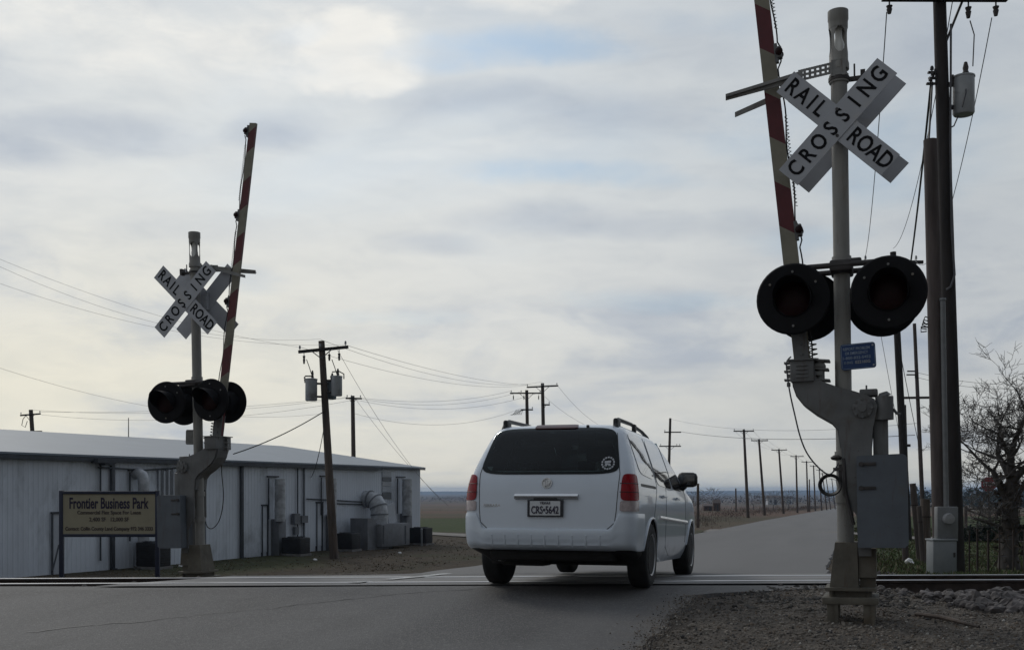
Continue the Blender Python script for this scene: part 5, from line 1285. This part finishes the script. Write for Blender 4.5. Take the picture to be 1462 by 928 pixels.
for px, py, Y, h, lb in ((989, 726, 230, 5, 'small bare tree at the van fender side of the far field'), (1016, 724, 300, 7, 'small bare tree behind the brown farm shed'), (1076, 722, 330, 6, 'small bare tree between the first two far poles'), (1104, 722, 330, 6.5, 'small bare tree between second and third far poles'), (1126, 722, 340, 7, 'small bare tree between third and fourth far poles')): far_tree(px, py, Y, h, lb)

# ------------------------------------------------------------------ the white minivan
VO = Vector((.625, 11.70, 0)); VO.z = roadz(VO.x, VO.y)+.016
van = thing('minivan', 'white minivan seen from behind, crossing the tracks on the road', 'minivan', VO, (R(-1.9), 0, -TH))
zs = [.22, .30, .42, .55, .70, .85, 1.00, 1.08, 1.14, 1.20, 1.30, 1.45, 1.58, 1.65, 1.695, 1.72, 1.735, 1.742]
wv = [.80, .85, .89, .905, .912, .912, .905, .893, .882, .866, .838, .785, .735, .70, .655, .58, .45, .20]
yr = [-.45, -.45, -.985, -1.0, -.995, -.985, -.965, -.945, -.925, -.90, -.845, -.755, -.67, -.61, -.53, -.42, -.25, .2]
yf = [4.00, 4.08, 4.13, 4.14, 4.10, 4.00, 3.72, 3.15, 2.95, 2.80, 2.55, 2.15, 1.80, 1.60, 1.42, 1.25, 1.05, .7]
rr_ = [.14, .14, .14, .14, .14, .14, .14, .135, .135, .13, .13, .13, .13, .14, .14, .14, .12, .08]
rf_ = [.5, .55, .58, .6, .6, .6, .58, .5, .46, .44, .42, .40, .38, .36, .34, .3, .2, .1]
KB = .055
def ip(t, z): return float(np.interp(z, zs, t))
def smooth_ip(t):
    return lambda z: (ip(t, z-.03)+2*ip(t, z)+ip(t, z+.03))/4
fw, fyr, fyf, frr, frf = [smooth_ip(t) for t in (wv, yr, yf, rr_, rf_)]
def side_w(y, z):
    w = fw(z)
    if y > 2.6: w -= .07*((y-2.6)/1.5)**2
    if y < .3: w -= .018*((.3-y)/1.3)**2
    return w
def geo_z(z):
    w, a, f, r, q = fw(z)-.018, fyr(z), fyf(z), frr(z), frf(z); xr = w-r; ya = a+KB*xr*xr
    return w, a, f, r, q, xr, ya
def a_side0(z): w, a, f, r, q, xr, ya = geo_z(z); return xr+r*math.pi/2
def a_y(y, z): w, a, f, r, q, xr, ya = geo_z(z); return a_side0(z)+(y-(ya+r))
def O(a, z):
    """point on the outline at height z, a metres along it from the middle of the rear (right side positive)"""
    sg_ = 1 if a >= 0 else -1; a = abs(a); w, ar, f, r, q, xr, ya = geo_z(z)
    if a < xr: return Vector((sg_*a, ar+KB*a*a, z))
    a -= xr; L1 = r*math.pi/2
    if a < L1: th = a/r; return Vector((sg_*(xr+r*math.sin(th)), ya+r-r*math.cos(th), z))
    a -= L1; y0 = ya+r; y1 = f-q
    if a < y1-y0: y = y0+a; return Vector((sg_*side_w(y, z), y, z))
    a -= y1-y0; L2 = q*math.pi/2; wv_ = side_w(y1, z)
    qx = min(q, wv_)
    if a < L2: th = a/q; return Vector((sg_*(wv_-qx+qx*math.cos(th)), y1+q*math.sin(th), z))
    a -= L2; return Vector((sg_*max(0, wv_-qx-a), f, z))
def Nrm(a, z):
    e = .01; t = O(a+e, z)-O(a-e, z); u = O(a, z+e)-O(a, z-e); n = t.cross(u).normalized()
    p = O(a, z)
    c = Vector((0, 1.5, z)); 
    return n if n.dot(p-c) > 0 else -n
def patch(b, quad, off=.005, n=5.0, rings=10, seg=64, mirror=False, thick=.010, mi=0):
    """rounded panel following the body; quad = four (a, z) corners: bottom-left, bottom-right, top-right, top-left"""
    def bil(s_, t_):
        u, v = (s_+1)/2, (t_+1)/2
        z = quad[0][1]*(1-u)*(1-v)+quad[1][1]*u*(1-v)+quad[2][1]*u*v+quad[3][1]*(1-u)*v
        a = quad[0][0]*(1-u)*(1-v)+quad[1][0]*u*(1-v)+quad[2][0]*u*v+quad[3][0]*(1-u)*v
        return a, z
    vs = []; fs = []
    for k in range(rings+2):
        rho = min(1.0, (k+.001)/rings) if k <= rings else 1.0
        for i in range(seg):
            th = 2*math.pi*i/seg; c, s_ = math.cos(th), math.sin(th); q = (abs(c)**n+abs(s_)**n)**(-1/n)
            a, z = bil(rho*c*q, rho*s_*q)
            if mirror: a = -a
            o_ = off if k <= rings else off-thick
            vs.append(O(a, z)+Nrm(a, z)*o_)
    for k in range(rings+1):
        for i in range(seg): fs.append((k*seg+i, k*seg+(i+1) % seg, (k+1)*seg+(i+1) % seg, (k+1)*seg+i))
    fs.append(tuple(range(seg))); b.add(vs, fs, mi); return b
def qy(pts):
    """corners given as (y, z) on the side"""
    return [(a_y(y, z), z) for y, z in pts]
# body shell
ZL = list(np.linspace(.24, 1.66, 60))+[1.675, 1.69, 1.70, 1.71, 1.72, 1.728, 1.735, 1.740, 1.743]
def ring(z):
    w, a, f, r, q, xr, ya = geo_z(z); L1 = r*math.pi/2; y0 = ya+r; y1 = f-q; L2 = q*math.pi/2; wv_ = side_w(y1, z); end = max(.02, wv_-min(q, wv_))
    st = list(np.linspace(0, xr, 8))[:-1]+[xr+L1*i/8 for i in range(8)]+[xr+L1+(y1-y0)*i/40 for i in range(40)]+[xr+L1+(y1-y0)+L2*i/8 for i in range(8)]+[xr+L1+(y1-y0)+L2+end*i/4 for i in range(5)]
    right = [O(x, z) for x in st]; left = [O(-x if x > 0 else 0, z) for x in st]
    return left[::-1][:-1]+right
b = MB(); rows = [ring(z) for z in ZL]; nn = len(rows[0])
for rw in rows: rw[0] = Vector((0, rw[0].y, rw[0].z)); rw[-1] = rw[0].copy()
b.grid(rows)
b.f.append(tuple(range(nn))); b.m.append(0); b.f.append(tuple(range((len(rows)-1)*nn, len(rows)*nn))); b.m.append(0)
me = bpy.data.meshes.new('body'); me.from_pydata(b.v, [], b.f); bm = bmesh.new(); bm.from_mesh(me); bmesh.ops.remove_doubles(bm, verts=bm.verts, dist=.0005); bmesh.ops.recalc_face_normals(bm, faces=bm.faces); bm.to_mesh(me); bm.free()
me.materials.append(M['paint']); me.materials.append(M['under'])
tmp = bpy.data.objects.new('tmp', me); C.objects.link(tmp)
cut = MB()
for sy in (0, 3.05):
    for sx_ in (-1, 1): cut.cyl((sx_*.60, sy, .345), (sx_*1.1, sy, .345), .375, n=48); cut.box((sx_*.85, sy, .1), (.5, .72, .42))
cutters = []
for sy in (0, 3.05):
    for sx_ in (-1, 1):
        q = MB(); pl = [(sy+.38*math.cos(R(a)), .345+.38*math.sin(R(a))) for a in range(0, 181, 6)]+[(sy-.38, .05), (sy+.38, .05)]
        n_ = len(pl); vs = [Vector((sx_*.62, y, z)) for y, z in pl]+[Vector((sx_*1.1, y, z)) for y, z in pl]
        q.add(vs, [tuple(range(n_)), tuple(range(n_, 2*n_))]+[(i, n_+i, n_+(i+1) % n_, (i+1) % n_) for i in range(n_)])
        o = q.build('cutter', M['under'], smooth=False); cutters.append(o)
        md = tmp.modifiers.new('b', 'BOOLEAN'); md.operation = 'DIFFERENCE'; md.solver = 'EXACT'; md.object = o; md.material_mode = 'TRANSFER'
dg = bpy.context.evaluated_depsgraph_get(); dg.update()
me2 = bpy.data.meshes.new_from_object(tmp.evaluated_get(dg)); me2.name = 'body'
bpy.data.objects.remove(tmp)
for o in cutters: bpy.data.objects.remove(o)
bm = bmesh.new(); bm.from_mesh(me2); kill = []
for f in bm.faces:                                     # open the shell behind the rear glass and the windshield
    c = f.calc_center_median(); vz = [v.co.z for v in f.verts]
    if f.normal.y < -.35 and c.y < 0 and min(vz) > 1.185 and max(vz) < 1.645:
        lim = .725-.105*(c.z-1.165)/.495
        if max(abs(v.co.x) for v in f.verts) < lim: kill.append(f)
    elif f.normal.y > .2 and c.y > 1.3 and min(vz) > 1.14 and max(vz) < 1.645 and max(abs(v.co.x) for v in f.verts) < .66: kill.append(f)
bmesh.ops.delete(bm, geom=kill, context='FACES'); bm.to_mesh(me2); bm.free()
_ui = [m.name for m in me2.materials].index('van_underbody')
for f in me2.polygons:                                 # unpainted valance behind and under the bumper
    if f.center.z < .40 and f.center.y < -.36: f.material_index = _ui
me2.polygons.foreach_set('use_smooth', [True]*len(me2.polygons)); me2.set_sharp_from_angle(angle=R(32))
body = bpy.data.objects.new('body', me2); C.objects.link(body); body.parent = van

def line_on(b, pts, r=.005, off=.0, mirror=False, sub=12):
    out = []
    for (a0, z0), (a1, z1) in zip(pts, pts[1:]):
        for i in range(sub):
            u = i/sub; a, z = a0+(a1-a0)*u, z0+(z1-z0)*u; a = -a if mirror else a; out.append(O(a, z)+Nrm(a, z)*off)
    a, z = pts[-1]; a = -a if mirror else a; out.append(O(a, z)+Nrm(a, z)*off); b.tube(out, r, 6)
# glass
b = MB(); patch(b, [(-.745, 1.165), (.745, 1.165), (.64, 1.66), (-.64, 1.66)], off=.006, n=7, seg=96, rings=14)
rg = b.build('rear_window', M['glassrear'], van, angle=50)
b = MB(); quad_ = [(-.745, 1.165), (.745, 1.165), (.64, 1.66), (-.64, 1.66)]; rw_ = []
for i in range(97):                                    # black border printed round the glass
    th = 2*math.pi*i/96; c, s_ = math.cos(th), math.sin(th); q = (abs(c)**7+abs(s_)**7)**(-1/7); rr2 = []
    for rho in (.90, .95, 1.0):
        u, v = (rho*c*q+1)/2, (rho*s_*q+1)/2
        if rho < 1: u, v = .5+(u-.5)*1.04, v
        z = quad_[0][1]*(1-v)+quad_[2][1]*v; a = (quad_[0][0]*(1-u)+quad_[1][0]*u)*(1-v)+(quad_[3][0]*(1-u)+quad_[2][0]*u)*v
        rr2.append(O(a, z)+Nrm(a, z)*.003)
    rw_.append(rr2)
b.grid(rw_); b.build('window_border', M['trim'], rg)
b = MB(); b.grid([[(x, fyf(z)+.012-.16*(abs(x)/.72)**3, z) for x in np.linspace(-.70, .70, 15)] for z in np.linspace(1.13, 1.65, 10)]); b.build('windshield', M['glassfront'], van)
# seats seen dimly through the glass
b = MB()
def seat_back(b, x, y, w, ztop): b.box((x, y, (ztop+.55)/2), (w, .16, ztop-.55), rot=Matrix.Rotation(R(-8), 3, 'X'), bev=.05)
def head_rest(b, x, y, z, w=.26): b.box((x, y, z), (w, .10, .18), bev=.04); b.cyl((x-.06, y, z-.2), (x-.06, y, z), .008, n=6); b.cyl((x+.06, y, z-.2), (x+.06, y, z), .008, n=6)
sb_ = MB(); seat_back(sb_, 0, .10, 1.25, 1.24); sb_.build('rear_bench', M['seat'], van)
for x, w in ((-.44, .46), (.38, .46)):
    b = MB(); head_rest(b, x, .12, 1.44, w); b.build('headrest', M['seat'], van)
for yy in (1.0, 1.95):
    for x in (-.50, .40):
        b = MB(); x = x if yy < 1.5 or x > 0 else -.28; seat_back(b, x, yy, .46, 1.27 if yy < 1.5 else 1.30); o = b.build('seat', M['seat'], van); b = MB(); head_rest(b, x*1.02, yy+.02, 1.40, .30 if yy < 1.5 else .24); b.build('headrest', M['seat'], o)
b = MB(); b.box((0, 2.55, 1.02), (1.45, .5, .16), bev=.05); b.build('dashboard', M['seat'], van)
b = MB()
for x in (.36,): b.box((x, 1.90, 1.55), (.44, .03, .15), bev=.01)
b.build('sun_visor', M['seat'], van)
b = MB(); b.box((0, 1.95, 1.48), (.22, .03, .07), bev=.02); b.build('rear_view_mirror', M['trim'], van)
b = MB(); line_on(b, [(-.62, .61), (-.70, .68), (-.715, .80), (-.735, 1.17), (-.655, 1.60)], .004); line_on(b, [(.62, .61), (.70, .68), (.715, .80), (.735, 1.17), (.655, 1.60)], .004); line_on(b, [(-.62, .61), (.62, .61)], .005, sub=30); b.build('tailgate_seam', M['trim'], van)
for mr in (False, True):
    b = MB(); patch(b, qy([(-.50, 1.19), (.29, 1.15), (.34, 1.615), (-.46, 1.625)]), n=6, mirror=mr, rings=8); b.build('side_window', M['glassside'], van, angle=50)
    b = MB(); patch(b, qy([(.42, 1.11), (1.42, 1.09), (1.36, 1.61), (.46, 1.615)]), n=9, mirror=mr, rings=8); b.build('side_window', M['glassside'], van, angle=50)
    b = MB(); patch(b, qy([(1.50, 1.09), (2.40, 1.09), (1.55, 1.60), (1.44, 1.605)]), n=9, mirror=mr, rings=8); b.build('side_window', M['glassside'], van, angle=50)
    b = MB(); line_on(b, qy([(.36, .32), (.37, 1.09), (.41, 1.62)]), .0035, mirror=mr); line_on(b, qy([(1.46, .30), (1.46, 1.62)]), .0035, mirror=mr); line_on(b, qy([(2.50, .45), (2.48, 1.05), (1.62, 1.60)]), .0035, mirror=mr); b.build('door_seam', M['trim'], van)
    b = MB(); patch(b, qy([(-.55, 1.055), (.30, 1.055), (.30, 1.085), (-.55, 1.085)]), off=.002, n=10, mirror=mr, rings=3); b.build('door_track', M['trim'], van)
    b = MB(); line_on(b, qy([(.42, .75), (2.55, .71)]), .022, mirror=mr); b.build('moulding', M['chrome'], van)
    for y in (.62, 1.62):
        b = MB(); line_on(b, qy([(y, .985), (y+.2, .985)]), .017, .018, mirror=mr); b.build('door_handle', M['paint'], van)
    b = MB()
    for yc in (0, 3.05): b.tube([O(sg*a_y(yc+.392*math.cos(R(q)), .345+.392*math.sin(R(q))), .345+.392*math.sin(R(q)))+Vector((sg*.002, 0, 0)) for sg in (-1 if mr else 1,) for q in range(8, 173, 6)], .013, 8)
    b.build('arch_lip', M['paint'], van)
    # tail lights wrapping the corner
    aa = a_y(-.72, 1.0)
    b = MB(); patch(b, [(.752, .90), (aa-.03, .90), (aa-.09, 1.165), (.762, 1.165)], off=.014, n=6, mirror=mr, rings=10, thick=.02); tl = b.build('tail_light', M['tail'], van, angle=50)
    b = MB(); patch(b, [(.75, .795), (aa-.03, .795), (aa-.03, .897), (.752, .897)], off=.013, n=9, mirror=mr, rings=8, thick=.02); b.build('clear_lens', M['tailclear'], tl, angle=50)
    b = MB()
    for z in (.985, 1.07): line_on(b, [(.745, z), (aa-.06, z)], .004, .013, mirror=mr)
    b.build('lens_rib', M['trim'], tl)
    # mirror
    sx_ = -1 if mr else 1
    b = MB(); b.box((0, 0, 0), (.25, .13, .19), bev=.055); 
    for v in range(len(b.v)): b.v[v] = (b.v[v][0]*1.0, b.v[v][1], b.v[v][2]*(1.0+.25*b.v[v][0]*sx_*-1))
    b.v = [(sx_*.955+x, 2.33+y, 1.245+z) for x, y, z in b.v]; b.tube([(sx_*.84, 2.40, 1.10), (sx_*.92, 2.36, 1.17)], .035, 8); mo = b.build('side_mirror', M['trim'], van, angle=50)
    b = MB(); b.box((sx_*.955, 2.262, 1.245), (.19, .004, .13), bev=.0015); b.build('mirror_glass', M['glassside'], mo)
    # roof rails
    b = MB(); x = sx_*.60; pts = [(x*1.02, -.48, 1.66), (x, -.44, 1.735), (x, -.34, 1.765), (x*.99, .4, 1.782), (x*.97, 1.1, 1.76), (x*.96, 1.5, 1.72), (x*.96, 1.6, 1.68)]
    b.tube(pts, [.03, .026, .022, .02, .02, .022, .024], 10); b.box((x, -.40, 1.72), (.055, .16, .10), bev=.02); b.box((x, .55, 1.75), (.04, .1, .09), bev=.01); b.build('roof_rail', M['trim'], van)
# rear bumper
b = MB(); A = a_y(-.44, .6); rws = []
for i in range(81):
    a = -A+2*A*i/80; top = .62+.165*sm((abs(a)-.66)/.09); bot = .385-.02*sm((abs(a)-.75)/.35); fade = sm((A-abs(a))/.05+.2); rw = []
    for k in range(15):
        t = k/14; z = bot+(top-bot)*t; off = (.008+.020*min(1, (1-(2*t-1)**6)*1.1)+.006*sm((t-.42)/.06))*fade*(1-.65*sm((abs(a)-.62)/.15))
        if k == 0: off = -.06
        if k == 14: off = -.004
        rw.append(O(a, z)+Nrm(a, .6)*off)
    rws.append(rw)
b.grid(rws); bp = b.build('rear_bumper', M['bumperp'], van, angle=40)
b = MB()
for k in range(9):
    a = -.56+.14*k; p0, p1 = O(a, .462)+Nrm(a, .6)*.020, O(a, .55)+Nrm(a, .6)*.025; b.tube([p0-Vector((0, -.02, .03)), p0, p1, p1+Vector((0, .03, .02))], [.008, .015, .015, .006], 8)
b.build('bumper_rib', M['bumperp'], bp)
b = MB(); line_on(b, [(-.62, .565), (.62, .565)], .004, .030, sub=30); b.build('bumper_crease', M['under'], bp)
# dark underside with exhaust
b = MB(); b.box((0, 1.7, .36), (1.22, 4.3, .20), bev=.04); b.box((0, -.45, .355), (1.30, .75, .14), bev=.05); b.box((.05, -.2, .30), (.9, .12, .1), bev=.02); b.cyl((-.7, 0, .345), (.7, 0, .345), .05, n=10); b.box((-.35, -.45, .30), (.5, .35, .15), bev=.04); b.build('underbody', M['under'], van)
b = MB(); b.cyl((-.55, -.80, .30), (-.55, -.2, .30), .03, n=12, caps=False); b.cyl((-.55, -.78, .30), (-.55, -.2, .30), .024, n=12); b.build('exhaust_pipe', M['galv'], van)
# tailgate furniture
def rp(x, z, off): return O(x, z)+Nrm(x, z)*off
b = MB(); line_on(b, [(-.33, .935), (.33, .935)], .026, .010, sub=20)
b.v = [(x, y, .935+(z-.935)*1.15) for x, y, z in b.v]; b.build('tailgate_handle', M['chrome'], van)
yp = fyr(.82)
b = MB(); pl = [(-.185, .735), (.185, .735), (.185, .905), (-.185, .905)]; b.prism(pl, yp-.028, yp-.006); lp_ = b.build('license_plate', M['platefr'], van, smooth=False)
b = MB(); b.prism([(-.158, .750), (.158, .750), (.158, .893), (-.158, .893)], yp-.031, yp-.0285); b.build('plate_face', M['plate'], lp_, smooth=False)
b = MB(); slab(b, 'CRS•5642', .285, .078, 0, .805, .012, Matrix.Translation((0, yp-.034, 0)) @ TX); slab(b, 'TEXAS', .11, .024, 0, .874, .01, Matrix.Translation((0, yp-.034, 0)) @ TX); b.build('lettering', M['navyink'], lp_, smooth=False)
b = MB(); b.box((.0, yp-.02, .915), (.24, .02, .018)); b.build('plate_lamp', M['trim'], van)
# round badge with three slanted shields
zb_ = 1.075; yb = fyr(zb_); tilt = Matrix.Rotation(R(-9), 4, 'X')
b = MB(); mm = Matrix.Translation((-.0, yb-.006, zb_)) @ tilt @ TX
b.lathe([(.046, 0), (.046, .007), (.054, .007), (.054, 0), (.046, 0)], 36, M=mm)
for k in (-1, 0, 1):
    cx_, cy_ = k*.021, k*.012; b.add([(cx_+x, cy_+y, z) for z in (0, .006) for x, y in ((-.014, .026), (.014, .030), (.016, -.004), (-.006, -.032), (-.016, -.006))], [(0, 1, 2, 3, 4), (5, 6, 7, 8, 9)]+[(i, (i+1) % 5, 5+(i+1) % 5, 5+i) for i in range(5)], 0, mm)
b.build('badge', M['chrome'], van, smooth=False)
b = MB(); slab(b, 'TERRAZA', .19, .026, -.58, .85, .012, Matrix.Translation((0, O(-.58, .85).y-.004, 0)) @ TX); b.build('lettering', M['chrome'], van, smooth=False)
# third brake lamp over the window, washer nozzle
b = MB(); patch(b, [(-.23, 1.648), (.23, 1.648), (.225, 1.690), (-.225, 1.690)], off=.016, n=8, rings=6, thick=.03); b.build('brake_lamp', mat('van_brake_lamp', (.06, .008, .008), .2), van)
b = MB(); b.box((.33, fyr(1.675)-.01, 1.675), (.03, .03, .035), bev=.006); b.build('washer_nozzle', M['trim'], van)
# ring shaped sticker in the window's lower corner
ms = MB(); cx_, cz_ = .605, 1.275
def st(u, v, off=.0085): return O(cx_+u, cz_+v)+Nrm(cx_+u, cz_+v)*off
for k in range(14):
    a0 = R(k*25.7+4); a1 = a0+R(19); rws = []
    for i in range(5):
        a = a0+(a1-a0)*i/4; rws.append([st(r*math.cos(a), r*math.sin(a)) for r in (.052, .060, .068)])
    ms.grid(rws)
for (u, v, w, h) in ((-.018, .012, .018, .012), (.014, .015, .014, .012), (-.004, -.010, .026, .008), (-.02, -.025, .012, .006), (.018, -.02, .012, .008)): ms.grid([[st(u+w*x, v+h*y) for x in (-1, 0, 1)] for y in (-1, 0, 1)])
ms.build('window_sticker', M['signwhite'], rg, smooth=False)
# wheels
def wheel(x, y):
    s_ = 1 if x > 0 else -1; rt = Matrix.Translation((x, y, .345)) @ Matrix.Rotation(R(90)*s_, 4, 'Y')
    w = thing('wheel', None, None); w.parent = van
    b = MB(); prof = [(.215, -.10), (.27, -.108), (.32, -.105), (.340, -.088), (.345, -.06), (.345, .06), (.340, .088), (.32, .105), (.27, .108), (.215, .10)]
    b.lathe(prof, 48, M=rt)
    for k in range(3): b.lathe([(.346, -.05+.05*k-.006), (.3462, -.05+.05*k), (.346, -.05+.05*k+.006)], 48, M=rt)
    b.build('tyre', M['rubber'], w, angle=40)
    b = MB(); b.lathe([(.0, .055), (.06, .06), (.065, .075), (.0, .08)], 20, M=rt); b.lathe([(.214, -.09), (.214, .105), (.222, .108), (.205, .10), (.195, .06), (.195, -.09)], 40, M=rt)
    for k in range(7):
        b.box((.125, 0, .068), (.16, .050, .025), M=rt @ Matrix.Rotation(k*2*math.pi/7, 4, 'Z'), bev=.008)
    b.build('rim', M['rim'], w)
    b = MB(); b.lathe([(0, .0), (.19, .0), (.19, .02), (0, .02)], 30, M=rt); b.build('brake_disc', M['under'], w)
for x, y in ((.80, 0), (-.80, 0), (.80, 3.05), (-.80, 3.05)): wheel(x, y)

# ------------------------------------------------------------------ the air between here and the hills
hz = MB(); hz.box((0, 4460, -1.5), (16500, 9200, 47))
hm = bpy.data.materials.new('haze'); hm.use_nodes = True; t = hm.node_tree; t.nodes.remove(t.nodes['Principled BSDF'])
pv = t.nodes.new('ShaderNodeVolumePrincipled'); pv.inputs['Color'].default_value = (.50, .70, 1.0, 1); pv.inputs['Density'].default_value = .00015; pv.inputs['Anisotropy'].default_value = .2
t.links.new(pv.outputs[0], t.nodes['Material Output'].inputs['Volume'])
ho = hz.build('haze', hm, smooth=False); tag(ho, kind='stuff')
